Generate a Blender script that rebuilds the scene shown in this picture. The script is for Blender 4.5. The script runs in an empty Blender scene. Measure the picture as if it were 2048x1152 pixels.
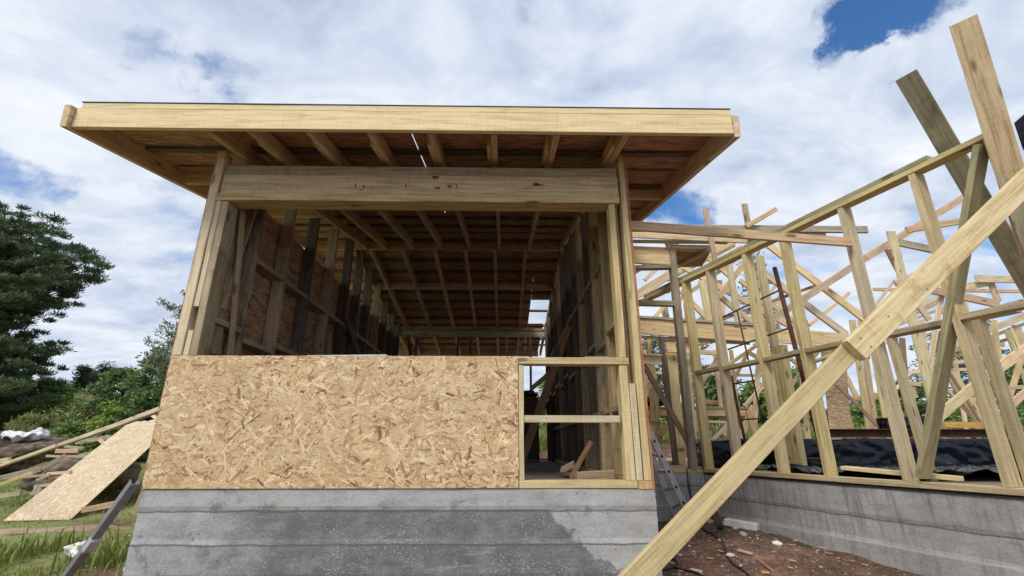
import bpy, bmesh, math, random
import numpy as np
from mathutils import Vector, Matrix, noise
rnd = random.Random(7)
S = bpy.context.scene
COL = S.collection
V = Vector

# ------------------------------------------------------------------ camera
CAM = V((2.343, -3.37, 0.271)); FPX = 945.0; YAW, PITCH, ROLL = 0.0167, 0.321, -0.0005
_f = V((math.sin(YAW)*math.cos(PITCH), math.cos(YAW)*math.cos(PITCH), math.sin(PITCH)))
_r0 = V((math.cos(YAW), -math.sin(YAW), 0)); _u0 = _r0.cross(_f)
_r = _r0*math.cos(ROLL)+_u0*math.sin(ROLL); _u = -_r0*math.sin(ROLL)+_u0*math.cos(ROLL)
cd = bpy.data.cameras.new('camera'); cam = bpy.data.objects.new('camera', cd); COL.objects.link(cam)
cd.sensor_width = 36; cd.lens = FPX/2048*36; cd.clip_end = 2000; cd.clip_start = 0.05
cam.matrix_world = Matrix(((_r.x, _u.x, -_f.x, CAM.x), (_r.y, _u.y, -_f.y, CAM.y), (_r.z, _u.z, -_f.z, CAM.z), (0, 0, 0, 1)))
S.camera = cam

# ------------------------------------------------------------------ sun, world, exposure
SUN_EL, SUN_AZ = 47.0, 213.0        # azimuth clockwise from +Y
S.view_settings.view_transform = 'Standard'; S.view_settings.look = 'None'
S.view_settings.exposure = 0.5; S.view_settings.gamma = 1.0
S.cycles.max_bounces = 8; S.cycles.diffuse_bounces = 5
sd = bpy.data.lights.new('sun', 'SUN'); sd.energy = 1.9; sd.angle = math.radians(22); sd.color = (1.0, .95, .87)
so = bpy.data.objects.new('sun', sd); COL.objects.link(so)
el, az = math.radians(SUN_EL), math.radians(SUN_AZ)
sdir = V((math.sin(az)*math.cos(el), math.cos(az)*math.cos(el), math.sin(el)))
so.rotation_euler = sdir.to_track_quat('Z', 'Y').to_euler(); so.location = (0, -20, 20)

def ray(x, y): return _f + _r*((x-1024)/FPX) + _u*((576-y)/FPX)
def atY(x, y, Y): d = ray(x, y); return CAM + d*((Y-CAM.y)/d.y)
def atX(x, y, X): d = ray(x, y); return CAM + d*((X-CAM.x)/d.x)
def atZ(x, y, Z): d = ray(x, y); return CAM + d*((Z-CAM.z)/d.z)
def atD(x, y, zc): return CAM + ray(x, y)*zc
PH = .3155; WN = V((math.cos(PH), math.sin(PH), 0)); WD = V((-math.sin(PH), math.cos(PH), 0)); WB = V((5.738, 0, 0))
def atW(x, y, off=0.0):
    d = ray(x, y); b = WB + WN*off; return CAM + d*(((b-CAM).dot(WN))/d.dot(WN))

class NT:
    def __init__(s, nt): s.nt = nt; s.n = nt.nodes; s.l = nt.links
    def add(s, t, **k):
        n = s.n.new(t)
        for a, b in k.items():
            if a == 'inp':
                for i, v in b.items():
                    if hasattr(v, 'is_output') or isinstance(v, bpy.types.NodeSocket): s.l.new(v, n.inputs[i])
                    else: n.inputs[i].default_value = v
            else: setattr(n, a, b)
        return n
    def math(s, op, a, b=0.0, c=0.0, clamp=False):
        return s.add('ShaderNodeMath', operation=op, use_clamp=clamp, inp={0: a, 1: b, 2: c}).outputs[0]
    def vmath(s, op, a, b=(0, 0, 0)):
        n = s.add('ShaderNodeVectorMath', operation=op, inp={0: a, 1: b}); return n.outputs[1] if op in ('DOT_PRODUCT', 'LENGTH', 'DISTANCE') else n.outputs[0]
    def noise(s, vec, sc, det=4, rough=.55, dist=0.0):
        return s.add('ShaderNodeTexNoise', inp={'Vector': vec, 'Scale': sc, 'Detail': det, 'Roughness': rough, 'Distortion': dist}).outputs[0]
    def ramp(s, fac, stops, interp='LINEAR'):
        n = s.add('ShaderNodeValToRGB', inp={0: fac}); e = n.color_ramp; e.interpolation = interp
        while len(e.elements) < len(stops): e.elements.new(.5)
        for el_, (p, c) in zip(e.elements, stops):
            el_.position = p; el_.color = (c, c, c, 1) if isinstance(c, (int, float)) else (*c, 1)
        return n.outputs[0]
    def mix(s, fac, a, b, mode='MIX'):
        n = s.add('ShaderNodeMix', data_type='RGBA', blend_type=mode, inp={0: fac})
        for i, v in ((6, a), (7, b)):
            if isinstance(v, bpy.types.NodeSocket): s.l.new(v, n.inputs[i])
            else: n.inputs[i].default_value = (*v, 1) if len(v) == 3 else v
        return n.outputs[2]
    def mapr(s, v, a, b, c=0.0, d=1.0, smooth=False):
        n = s.add('ShaderNodeMapRange', inp={0: v, 1: a, 2: b, 3: c, 4: d})
        if smooth: n.interpolation_type = 'SMOOTHSTEP'
        return n.outputs[0]

# world: Nishita sky with a broken deck of cloud
W = bpy.data.worlds.new('World'); S.world = W; W.use_nodes = True
w = NT(W.node_tree); w.n.clear()
sky = w.add('ShaderNodeTexSky', sky_type='NISHITA', sun_disc=False, sun_elevation=el, sun_rotation=az, altitude=600, air_density=1.0, dust_density=.15, ozone_density=5.0)
gdir = w.add('ShaderNodeTexCoord').outputs['Generated']
sep = w.add('ShaderNodeSeparateXYZ', inp={0: gdir})
den = w.math('ADD', w.math('MAXIMUM', sep.outputs[2], 0.0), .22)
pl = w.add('ShaderNodeCombineXYZ', inp={0: w.math('DIVIDE', sep.outputs[0], den), 1: w.math('DIVIDE', sep.outputs[1], den), 2: 0.0}).outputs[0]
warp = w.add('ShaderNodeTexNoise', inp={'Vector': pl, 'Scale': 1.3, 'Detail': 4.0}).outputs[1]
warp = w.vmath('SUBTRACT', warp, (.5, .5, .5))
pw = w.vmath('ADD', pl, w.add('ShaderNodeVectorMath', operation='SCALE', inp={0: warp, 3: .55}).outputs[0])
mp = w.add('ShaderNodeMapping', inp={0: pw, 2: (0, 0, .35), 3: (.75, 1.5, 1)}).outputs[0]
n1 = w.noise(mp, 1.15, 9, .6); n2 = w.noise(mp, 3.4, 9, .62)
dens = w.math('ADD', w.math('MULTIPLY', n1, .68), w.math('MULTIPLY', n2, .32))
# openings in the deck (directions in the real sky)
hole = None
wd = w.add('ShaderNodeTexNoise', inp={'Vector': gdir, 'Scale': 7.0, 'Detail': 8.0, 'Roughness': .62}).outputs[1]
gd2 = w.vmath('ADD', gdir, w.add('ShaderNodeVectorMath', operation='SCALE', inp={0: w.vmath('SUBTRACT', wd, (.5, .5, .5)), 3: .30}).outputs[0])
for (x, y, r, s) in ((1760, -22, .050, .36), (1690, 95, .035, .2), (1640, 10, .04, .14), (1850, 10, .05, .2), (310, 95, .045, .11), (20, 350, .05, .15), (230, 60, .05, .08), (370, 350, .05, .1), (1330, 410, .06, .17), (380, 470, .05, .08), (1930, 640, .12, .1), (1900, 500, .1, .07), (1560, 640, .09, .1),
                     (740, 40, .05, .08), (600, 20, .06, .07), (90, 560, .06, .09), (430, 130, .05, .08), (1060, 30, .05, .07)):
    d = ray(x, y).normalized()
    m = w.mapr(w.vmath('DISTANCE', gd2, tuple(d)), r*.35, r*2.0, s, 0.0, True)
    hole = m if hole is None else w.math('ADD', hole, m)
dens = w.math('SUBTRACT', dens, hole)
cov = w.mapr(dens, .24, .43, 0, 1, True)
n3 = w.noise(mp, 1.9, 8, .58); n4 = w.noise(pw, 7.5, 6, .6)
sh = w.math('ADD', w.math('MULTIPLY', n3, .7), w.math('MULTIPLY', n4, .3))
ccol = w.ramp(sh, [(.32, (.40, .49, .65)), (.44, (.58, .66, .81)), (.56, (.79, .845, .93)), (.68, (.95, .97, 1.0))])
hsv = w.add('ShaderNodeHueSaturation', inp={'Saturation': 1.15, 'Color': sky.outputs[0]})
bs = w.add('ShaderNodeBackground', inp={0: hsv.outputs[0], 1: .12})
bc = w.add('ShaderNodeBackground', inp={0: ccol, 1: .74})
ms = w.add('ShaderNodeMixShader', inp={0: cov, 1: bs.outputs[0], 2: bc.outputs[0]})
w.l.new(ms.outputs[0], w.add('ShaderNodeOutputWorld').inputs[0])

# ------------------------------------------------------------------ materials
def newmat(name):
    m = bpy.data.materials.new(name); m.use_nodes = True; t = NT(m.node_tree); t.n.clear()
    p = t.add('ShaderNodeBsdfPrincipled'); t.l.new(p.outputs[0], t.add('ShaderNodeOutputMaterial').inputs[0])
    return m, t, p
def bump(t, p, h, st=.4, dist=.004):
    b = t.add('ShaderNodeBump', inp={'Strength': st, 'Distance': dist, 'Height': h}); t.l.new(b.outputs[0], p.inputs['Normal'])
def objvec(t, k=13.0):
    oi = t.add('ShaderNodeObjectInfo').outputs['Random']; tc = t.add('ShaderNodeTexCoord').outputs['Object']
    c = t.add('ShaderNodeCombineXYZ', inp={0: t.math('MULTIPLY', oi, k), 1: t.math('MULTIPLY', oi, k*2.3), 2: t.math('MULTIPLY', oi, k*.7)}).outputs[0]
    return t.vmath('ADD', tc, c), oi, tc
def wood(name, dark, light, stain=(.12, .10, .07), samt=.4, rough=.75, knots=True, green=0.0, vary=1.0):
    m, t, p = newmat(name)
    v, oi, tc = objvec(t)
    g = t.add('ShaderNodeMapping', inp={0: v, 3: (1.6, 22, 22)}).outputs[0]
    gr = t.noise(g, 1.6, 5, .6, .6)
    g2 = t.add('ShaderNodeMapping', inp={0: v, 3: (3.0, 130, 130)}).outputs[0]
    fine = t.noise(g2, 1.0, 3, .6)
    saw = t.noise(t.add('ShaderNodeMapping', inp={0: v, 2: (0, 0, .12), 3: (150, 6, 6)}).outputs[0], 1.0, 2, .5)
    f = t.math('ADD', t.math('MULTIPLY', gr, .62), t.math('ADD', t.math('MULTIPLY', fine, .23), t.math('MULTIPLY', saw, .15)))
    col = t.ramp(f, [(.39, tuple(x*.82 for x in dark)), (.5, tuple((a+b)/2 for a, b in zip(dark, light))), (.60, light)])
    if green:
        gn = t.mapr(t.noise(v, 2.2, 3), .42, .62, 0, green)
        col = t.mix(gn, col, (.30, .31, .15))
    sn = t.mapr(t.noise(v, 3.7, 7, .68), .53, .70, 0, samt)
    col = t.mix(sn, col, stain)
    if knots:
        kv = t.add('ShaderNodeMapping', inp={0: v, 3: (2.1, 6.5, 6.5)}).outputs[0]
        vo = t.add('ShaderNodeTexVoronoi', inp={'Vector': kv, 'Scale': 1.0}).outputs[0]
        kn = t.mapr(t.math('ADD', vo, t.math('MULTIPLY', gr, .06)), .09, .20, .85, 0, True)
        col = t.mix(kn, col, tuple(c*.33 for c in dark[:1])+(dark[1]*.25, dark[2]*.2))
    hs = t.add('ShaderNodeHueSaturation', inp={'Hue': t.mapr(oi, 0, 1, .492, .506), 'Saturation': t.mapr(t.math('FRACT', t.math('MULTIPLY', oi, 7.3)), 0, 1, .8, 1.1), 'Value': t.mapr(t.math('FRACT', t.math('MULTIPLY', oi, 3.7)), 0, 1, 1-.16*vary, 1+.13*vary), 'Color': col}).outputs[0]
    t.l.new(hs, p.inputs['Base Color']); p.inputs['Roughness'].default_value = rough
    bump(t, p, t.math('ADD', fine, t.math('MULTIPLY', saw, .7)), .35, .0025)
    return m
M = {}
M['pine'] = wood('fresh_pine', (.58, .41, .20), (.78, .62, .37), (.33, .21, .10), .30)
M['green'] = wood('green_pine', (.50, .39, .18), (.72, .59, .32), (.30, .26, .13), .26, green=.14, vary=.6)
M['header'] = wood('header_pine', (.44, .32, .155), (.64, .49, .27), (.20, .165, .10), .35, vary=.1)
M['pale'] = wood('pale_pine', (.56, .43, .235), (.78, .65, .43), (.42, .31, .17), .25)
M['grey'] = wood('weathered_pine', (.30, .235, .135), (.50, .405, .25), (.085, .075, .055), .65)
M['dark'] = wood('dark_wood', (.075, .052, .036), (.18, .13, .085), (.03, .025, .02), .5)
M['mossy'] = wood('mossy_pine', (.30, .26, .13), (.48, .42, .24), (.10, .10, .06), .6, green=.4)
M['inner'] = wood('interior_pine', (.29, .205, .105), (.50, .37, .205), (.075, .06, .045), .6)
M['rafter'] = wood('rafter_pine', (.46, .30, .155), (.68, .47, .27), (.22, .145, .09), .35)
M['fascia'] = wood('fascia_pine', (.68, .51, .27), (.80, .65, .40), (.56, .41, .21), .2, vary=.2, knots=False)
M['prop'] = wood('prop_pine', (.52, .385, .13), (.72, .56, .23), (.34, .24, .08), .35, green=.12)
M['stained'] = wood('stained_pine', (.60, .45, .23), (.80, .65, .40), (.34, .17, .06), .95)
M['brown'] = wood('brown_batten', (.24, .135, .075), (.40, .25, .15), (.12, .07, .04), .4)
M['scrap'] = wood('scrap_wood', (.30, .25, .18), (.52, .45, .34), (.12, .10, .08), .6)
M['orange'] = wood('orange_block', (.45, .27, .09), (.62, .40, .16), (.3, .16, .05), .4)

def simple(name, c1, c2, sc=6, rough=.7, metal=0.0, bs=0.0, coat=0):
    m, t, p = newmat(name); v, oi, tc = objvec(t)
    n = t.noise(v, sc, 7, .62)
    t.l.new(t.ramp(n, [(.35, c1), (.65, c2)]), p.inputs['Base Color'])
    p.inputs['Roughness'].default_value = rough; p.inputs['Metallic'].default_value = metal
    if bs: bump(t, p, n, bs, .01)
    return m
M['steel'] = simple('aluminium', (.50, .51, .53), (.68, .69, .71), 20, .42, .35)
M['galv'] = simple('galvanised_steel', (.20, .21, .225), (.32, .33, .345), 9, .5, .3)
M['rust'] = simple('rusty_steel', (.05, .022, .014), (.13, .055, .032), 14, .85, .1, .4)
M['black'] = simple('black_rubber', (.012, .012, .013), (.03, .03, .032), 10, .6)
M['plastic'] = simple('black_plastic_sheet', (.010, .013, .02), (.022, .028, .04), 4, .30)
m, t, p = newmat('black_plastic_folds'); geo = t.add('ShaderNodeNewGeometry').outputs['Position']
wv_ = t.vmath('ADD', geo, t.add('ShaderNodeVectorMath', operation='SCALE', inp={0: t.add('ShaderNodeTexNoise', inp={'Vector': geo, 'Scale': 3.0, 'Detail': 3.0}).outputs[1], 3: .5}).outputs[0])
rg = t.math('ABSOLUTE', t.math('SUBTRACT', t.noise(wv_, 1.5, 1, .3), .5)); rg2 = t.math('ABSOLUTE', t.math('SUBTRACT', t.noise(wv_, 4.0, 1, .3), .5))
hh = t.math('ADD', t.math('MINIMUM', t.math('MULTIPLY', rg, 4.0), .5), t.math('MULTIPLY', t.math('MINIMUM', t.math('MULTIPLY', rg2, 3.0), .5), .10))
t.l.new(t.ramp(t.noise(geo, 5, 6, .65), [(.5, (.005, .007, .012)), (.85, (.016, .018, .024))]), p.inputs['Base Color']); t.l.new(t.mapr(t.noise(geo, 3, 3), .4, .65, .12, .30), p.inputs['Roughness']); p.inputs['Specular IOR Level'].default_value = .30
bump(t, p, hh, .5, .09); M['plastic'] = m
M['membrane'] = simple('roof_membrane', (.10, .11, .16), (.16, .17, .23), 4, .6)
M['redge'] = simple('red_board_edge', (.36, .11, .05), (.52, .22, .11), 9, .8)
M['white'] = simple('white_foam', (.66, .66, .65), (.82, .82, .82), 12, .7, 0, .3)
M['tarp'] = simple('white_tarp', (.50, .51, .54), (.74, .75, .78), 5, .5, 0, .2)
M['yellow'] = simple('yellow_print', (.62, .55, .05), (.72, .66, .10), 5, .5)
M['teal'] = simple('teal_tool', (.02, .10, .12), (.04, .18, .2), 5, .5)
M['stone'] = simple('pale_stone', (.34, .32, .28), (.56, .54, .50), 9, .85, 0, .3)
M['bark'] = simple('bark', (.055, .042, .032), (.14, .115, .09), 8, .9, 0, .5)
M['palebark'] = simple('pale_bark', (.22, .20, .17), (.42, .40, .36), 8, .9, 0, .4)
M['sand'] = simple('sandy_fill', (.28, .20, .13), (.42, .32, .21), 6, .95, 0, .4)
M['rubble'] = simple('rubble_earth', (.05, .036, .028), (.20, .15, .11), 7, .95, 0, .8)

def concrete(name, axis, zj, seed, darkness):
    # axis: world-space coordinate along the wall; board joints at zj
    m, t, p = newmat(name)
    geo = t.add('ShaderNodeNewGeometry').outputs['Position']
    s = t.add('ShaderNodeSeparateXYZ', inp={0: geo})
    al = t.vmath('DOT_PRODUCT', geo, axis); z = s.outputs[2]
    pv = t.add('ShaderNodeCombineXYZ', inp={0: al, 1: z, 2: float(seed)}).outputs[0]
    lo = t.noise(pv, 1.6, 6, .6, .5); mid = t.noise(pv, 6.0, 8, .65); fi = t.noise(pv, 55.0, 5, .6)
    st = t.noise(t.add('ShaderNodeMapping', inp={0: pv, 3: (1.2, 9, 1)}).outputs[0], 2.5, 6, .65)
    gr_ = t.math('ADD', t.math('MULTIPLY', t.math('SUBTRACT', t.noise(pv, 110.0, 3, .7), .5), 2.4), .5)
    f = t.math('ADD', t.math('MULTIPLY', mid, .42), t.math('ADD', t.math('MULTIPLY', st, .24), t.math('ADD', t.math('MULTIPLY', fi, .20), t.math('MULTIPLY', gr_, .14))))
    base = t.ramp(f, [(.34, (.23, .23, .225)), (.48, (.37, .37, .365)), (.62, (.50, .50, .49))])
    warm = t.mapr(t.noise(pv, 2.3, 5), .52, .68, 0, .35)
    base = t.mix(warm, base, (.34, .315, .27))
    if darkness:
        # dark wet film on the second and third pours, own outline
        zn = t.math('ADD', z, t.math('MULTIPLY', t.math('SUBTRACT', mid, .5), .16))
        b2 = t.math('MULTIPLY', t.mapr(z, -.124, -.132, 0, 1, True), t.mapr(zn, -.62, -.50, 0, 1, True))
        xa = t.math('ADD', al, t.math('MULTIPLY', t.math('SUBTRACT', lo, .5), 1.6))
        xb = t.math('ADD', xa, t.math('MULTIPLY', t.math('ADD', z, .22), 1.2))
        bx = t.math('MULTIPLY', t.mapr(xa, .05, .95, 0, 1, True), t.mapr(xb, 2.70, 2.62, 0, 1, True))
        dk = t.math('MULTIPLY', t.math('MULTIPLY', b2, bx), t.mapr(t.math('ADD', t.math('MULTIPLY', t.noise(pv, 3.1, 9, .7), .75), t.math('MULTIPLY', t.noise(t.add('ShaderNodeMapping', inp={0: pv, 3: (2, 14, 1)}).outputs[0], 2.0, 6, .7), .25)), .36, .43, .42, 1))
        base = t.mix(t.math('MULTIPLY', dk, .88), base, t.ramp(f, [(.36, (.065, .068, .073)), (.5, (.135, .14, .146)), (.62, (.25, .255, .26))]))
        d1 = t.math('MULTIPLY', t.mapr(t.noise(pv, 3.4, 9, .74), .56, .60, 0, .55), t.mapr(z, -.02, -.10, 0, 1))
        base = t.mix(d1, base, (.13, .13, .13))
        sp = t.add('ShaderNodeTexVoronoi', inp={'Vector': t.add('ShaderNodeMapping', inp={0: pv, 3: (1, 1.4, 1)}).outputs[0], 'Scale': 44.0})
        spk = t.math('MULTIPLY', t.mapr(sp.outputs[0], .14, .24, 1, 0), t.mapr(t.noise(pv, 3.8, 4), .50, .56, 0, 1))
        base = t.mix(t.math('MULTIPLY', t.math('MULTIPLY', spk, b2), .8), base, (.55, .55, .53))
        scuff = t.math('MULTIPLY', t.mapr(t.noise(t.add('ShaderNodeMapping', inp={0: pv, 3: (1.6, 13, 1)}).outputs[0], 2.2, 8, .7), .57, .68, 0, .6), t.mapr(z, -.33, -.40, 0, 1))
        base = t.mix(scuff, base, (.40, .40, .38))
        ru = t.mapr(t.noise(pv, 7.0, 3), .68, .74, 0, .5)
        base = t.mix(ru, base, (.26, .14, .07))
    else:
        vs = t.noise(t.add('ShaderNodeMapping', inp={0: pv, 3: (9, .9, 1)}).outputs[0], 2.2, 6, .65)
        base = t.mix(t.mapr(vs, .50, .68, 0, .6), base, (.15, .145, .13))
        base = t.mix(t.mapr(vs, .36, .24, 0, .45), base, (.52, .51, .48))
    for k, zz in enumerate(zj):
        zw = t.math('ADD', z, t.math('MULTIPLY', t.math('SUBTRACT', t.noise(pv, 5.0, 5), .5), .03))
        ln = t.mapr(t.math('ABSOLUTE', t.math('SUBTRACT', zw, zz-.006)), .002, .009, .8, 0, True)
        base = t.mix(ln, base, (.10, .10, .10) if k % 2 == 0 or darkness else (.55, .55, .53))
    pit = t.add('ShaderNodeTexVoronoi', inp={'Vector': pv, 'Scale': 14.0}).outputs[0]
    ph = t.mapr(pit, .05, .09, 1, 0)
    base = t.mix(t.math('MULTIPLY', ph, .7), base, (.09, .09, .09))
    t.l.new(base, p.inputs['Base Color']); p.inputs['Roughness'].default_value = .82
    bump(t, p, t.math('SUBTRACT', t.math('ADD', mid, t.math('MULTIPLY', fi, .5)), ph), .5, .006)
    return m
ZJ = (-.13, -.325, -.52, -.71)
M['conc'] = concrete('cast_concrete', (1, 0, 0), ZJ, 3, True)
M['conc2'] = concrete('cast_concrete_streaked', tuple(WD), (-.31, -.50, -.70), 9, False)
M['conc3'] = concrete('cast_concrete_plain', (1, 0, 0), (-.2, -.42), 5, False)

def osbmat(name, c, k=1.0, big=1.0):
    m, t, p = newmat(name); v, oi, tc = objvec(t)
    acc = None; cols = [tuple(x*s for x in c) for s in (.45, .8, 1.05, 1.45)]
    hh = None
    for i, (a, s) in enumerate(((.4, 1.0), (1.5, 1.15), (-.7, 1.3), (2.4, .9))):
        mp_ = t.add('ShaderNodeMapping', inp={0: v, 1: (i*3.3, i*1.7, 0), 2: (0, 0, a), 3: (9*s*k, 42*s*k, 1)}).outputs[0]
        vo = t.add('ShaderNodeTexVoronoi', inp={'Vector': mp_, 'Scale': 1.0, 'Randomness': 1.0})
        sc_ = t.add('ShaderNodeSeparateColor', inp={0: vo.outputs[1]})
        r_ = t.ramp(sc_.outputs[0], [(.0, cols[0]), (.25, cols[1]), (.6, cols[2]), (1, cols[3])])
        acc = r_ if acc is None else t.mix(t.math('GREATER_THAN', sc_.outputs[1], .62), acc, r_)
    acc = t.mix(t.mapr(t.noise(v, 2.5, 4), .4, .7, 0, .3), acc, tuple(x*.8 for x in c))
    t.l.new(acc, p.inputs['Base Color']); p.inputs['Roughness'].default_value = .8
    return m
M['osb_in'] = osbmat('strand_board_inside', (.42, .25, .145))
M['osb_roof'] = osbmat('strand_board_roof', (.40, .225, .13))
M['osb_far'] = osbmat('strand_board_far', (.46, .33, .20), 1.8)
M['osb_base'] = osbmat('strand_board_core', (.50, .34, .17), 1.4)

def strandmat(name, sat=1.0):
    m, t, p = newmat(name)
    a = t.add('ShaderNodeAttribute', attribute_name='strand').outputs[0]
    tc = t.add('ShaderNodeTexCoord').outputs['Object']
    n = t.noise(t.add('ShaderNodeMapping', inp={0: tc, 3: (40, 40, 40)}).outputs[0], 4, 4)
    bl = t.noise(tc, 2.2, 3)
    c = t.mix(1.0, a, t.ramp(n, [(.3, .84), (.7, 1.12)]), 'MULTIPLY')
    c = t.mix(1.0, c, t.ramp(bl, [(.3, .90), (.7, 1.06)]), 'MULTIPLY')
    t.l.new(c, p.inputs['Base Color']); p.inputs['Roughness'].default_value = .62
    return m
M['strand'] = strandmat('strand_board_face')

# ------------------------------------------------------------------ object helpers
def tag(o, label=None, cat=None, group=None, kind=None):
    if label: o['label'] = label
    if cat: o['category'] = cat
    if group: o['group'] = group
    if kind: o['kind'] = kind
    return o
def empty(name, loc, label=None, cat=None, group=None, kind=None):
    o = bpy.data.objects.new(name, None); COL.objects.link(o); o.location = loc; o.empty_display_size = .2
    return tag(o, label, cat, group, kind or 'thing')
def meshobj(name, vs, fs, mat, parent=None, Mx=None, smooth=False):
    me = bpy.data.meshes.new(name); me.from_pydata([tuple(v) for v in vs], [], fs); me.update()
    for m_ in (mat if isinstance(mat, (list, tuple)) else [mat]):
        if m_: me.materials.append(M[m_] if isinstance(m_, str) else m_)
    if smooth: me.polygons.foreach_set('use_smooth', [True]*len(me.polygons))
    o = bpy.data.objects.new(name, me); COL.objects.link(o)
    Mx = Mx or Matrix.Identity(4)
    if parent:
        p = parent; off = V((0, 0, 0)); chain = Matrix.Identity(4)
        while p: chain = p.matrix_basis @ chain; p = p.parent
        o.parent = parent; o.matrix_basis = chain.inverted() @ Mx
    else: o.matrix_basis = Mx
    return o
def boxgeo(L, Wd, T, ch=.003, n=None, wob=.0015, skew=(0, 0)):
    """sawn board along local X, width local Y, thickness local Z, chamfered, slightly wandering"""
    n = n or max(1, min(8, int(L/.35)+1)); a, b = Wd/2, T/2; ch = min(ch, a*.4, b*.4)
    ring = [(-a+ch, -b), (a-ch, -b), (a, -b+ch), (a, b-ch), (a-ch, b), (-a+ch, b), (-a, b-ch), (-a, -b+ch)]
    vs, fs = [], []
    for i in range(n+1):
        x = L*i/n; dy = rnd.uniform(-wob, wob); dz = rnd.uniform(-wob, wob)
        for (y, z) in ring:
            xx = x + (skew[0]*y if i == 0 else skew[1]*y if i == n else 0)
            vs.append((xx, y+dy, z+dz))
    for i in range(n):
        for k in range(8):
            k2 = (k+1) % 8; fs.append((i*8+k, i*8+k2, (i+1)*8+k2, (i+1)*8+k))
    fs.append(tuple(range(7, -1, -1))); fs.append(tuple(n*8+k for k in range(8)))
    return vs, fs
def frame(A, B, wv):
    x = (B-A).normalized(); y = (wv - x*wv.dot(x)).normalized(); z = x.cross(y)
    return Matrix(((x.x, y.x, z.x, A.x), (x.y, y.y, z.y, A.y), (x.z, y.z, z.z, A.z), (0, 0, 0, 1)))
def board(name, A, B, wv, Wd, T, mat, parent=None, **k):
    A, B, wv = V(A), V(B), V(wv); vs, fs = boxgeo((B-A).length, Wd, T, **k)
    return meshobj(name, vs, fs, mat, parent, frame(A, B, wv))
def box(name, lo, hi, mat, parent=None, along=None, **k):
    """axis-aligned sawn piece from corner to corner"""
    lo, hi = V(lo), V(hi); d = hi-lo; c = (lo+hi)/2
    ax = along if along is not None else max(range(3), key=lambda i: d[i])
    A = c.copy(); B = c.copy(); A[ax] = lo[ax]; B[ax] = hi[ax]
    o1, o2 = [i for i in range(3) if i != ax]
    wv = V((0, 0, 0)); wv[o1] = 1
    return board(name, A, B, wv, d[o1], d[o2], mat, parent, **k)
def pb(name, x1, y1, x2, y2, wpx, plane, mat, parent=None, T=.045, wmax=None, **k):
    """board whose centre line passes through two picture points on one vertical plane; true width from the apparent one"""
    if plane[0] == 'Y': fn = lambda x, y: atY(x, y, plane[1]); nrm = V((0, 1, 0))
    elif plane[0] == 'W': fn = lambda x, y: atW(x, y, plane[1]); nrm = WN
    A, B = fn(x1, y1), fn(x2, y2)
    if name in ('stud', 'post') and y2 > 700:      # runs down to the floor
        B = A+(B-A)*((A.z+.03)/(A.z-B.z)); x2, y2 = x1+(x2-x1)*.9, y1+(y2-y1)*.9
    # apparent width measured perpendicular to the board in the picture
    L = math.hypot(x2-x1, y2-y1); ex, ey = -(y2-y1)/L, (x2-x1)/L
    mx, my = (x1+x2)/2, (y1+y2)/2
    P, Q = fn(mx-ex*wpx/2, my-ey*wpx/2), fn(mx+ex*wpx/2, my+ey*wpx/2)
    ax = (B-A).normalized(); d = Q-P; Wd = (d-ax*d.dot(ax)).length
    return board(name, A+nrm*T/2, B+nrm*T/2, nrm.cross(ax), Wd, T, mat, parent, **k)
def quadslab(name, pts, T, mat, parent=None):
    n = (pts[1]-pts[0]).cross(pts[3]-pts[0]).normalized()*T
    o = pts[0]; x = (pts[1]-pts[0]).normalized(); zz = n.normalized(); y = zz.cross(x)
    Mx = Matrix(((x.x, y.x, zz.x, o.x), (x.y, y.y, zz.y, o.y), (x.z, y.z, zz.z, o.z), (0, 0, 0, 1)))
    inv = Mx.inverted(); a = [inv @ p for p in pts]; b = [inv @ (p-n) for p in pts]; k = len(pts)
    fs = [tuple(range(k)), tuple(range(2*k-1, k-1, -1))] + [(i, i+k, (i+1) % k+k, (i+1) % k) for i in range(k)]
    return meshobj(name, a+b, fs, mat, parent, Mx)
def tube(name, pts, r, mat, parent=None, seg=8, taper=1.0):
    pts = [V(p) for p in pts]; vs, fs = [], []; up = V((0, 0, 1)); n = len(pts)
    for i, p in enumerate(pts):
        d = (pts[min(i+1, n-1)]-pts[max(i-1, 0)]).normalized()
        s = d.cross(up); s = s.normalized() if s.length > .05 else V((1, 0, 0)); u2 = s.cross(d)
        rr = r*(1+(taper-1)*i/max(1, n-1))
        for k in range(seg):
            a = 2*math.pi*k/seg; vs.append(p+(s*math.cos(a)+u2*math.sin(a))*rr)
    for i in range(n-1):
        for k in range(seg): fs.append((i*seg+k, i*seg+(k+1) % seg, (i+1)*seg+(k+1) % seg, (i+1)*seg+k))
    fs.append(tuple(range(seg-1, -1, -1))); fs.append(tuple((n-1)*seg+k for k in range(seg)))
    o0 = pts[0]
    return meshobj(name, [v-o0 for v in vs], fs, mat, parent, Matrix.Translation(o0), smooth=True)

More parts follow.
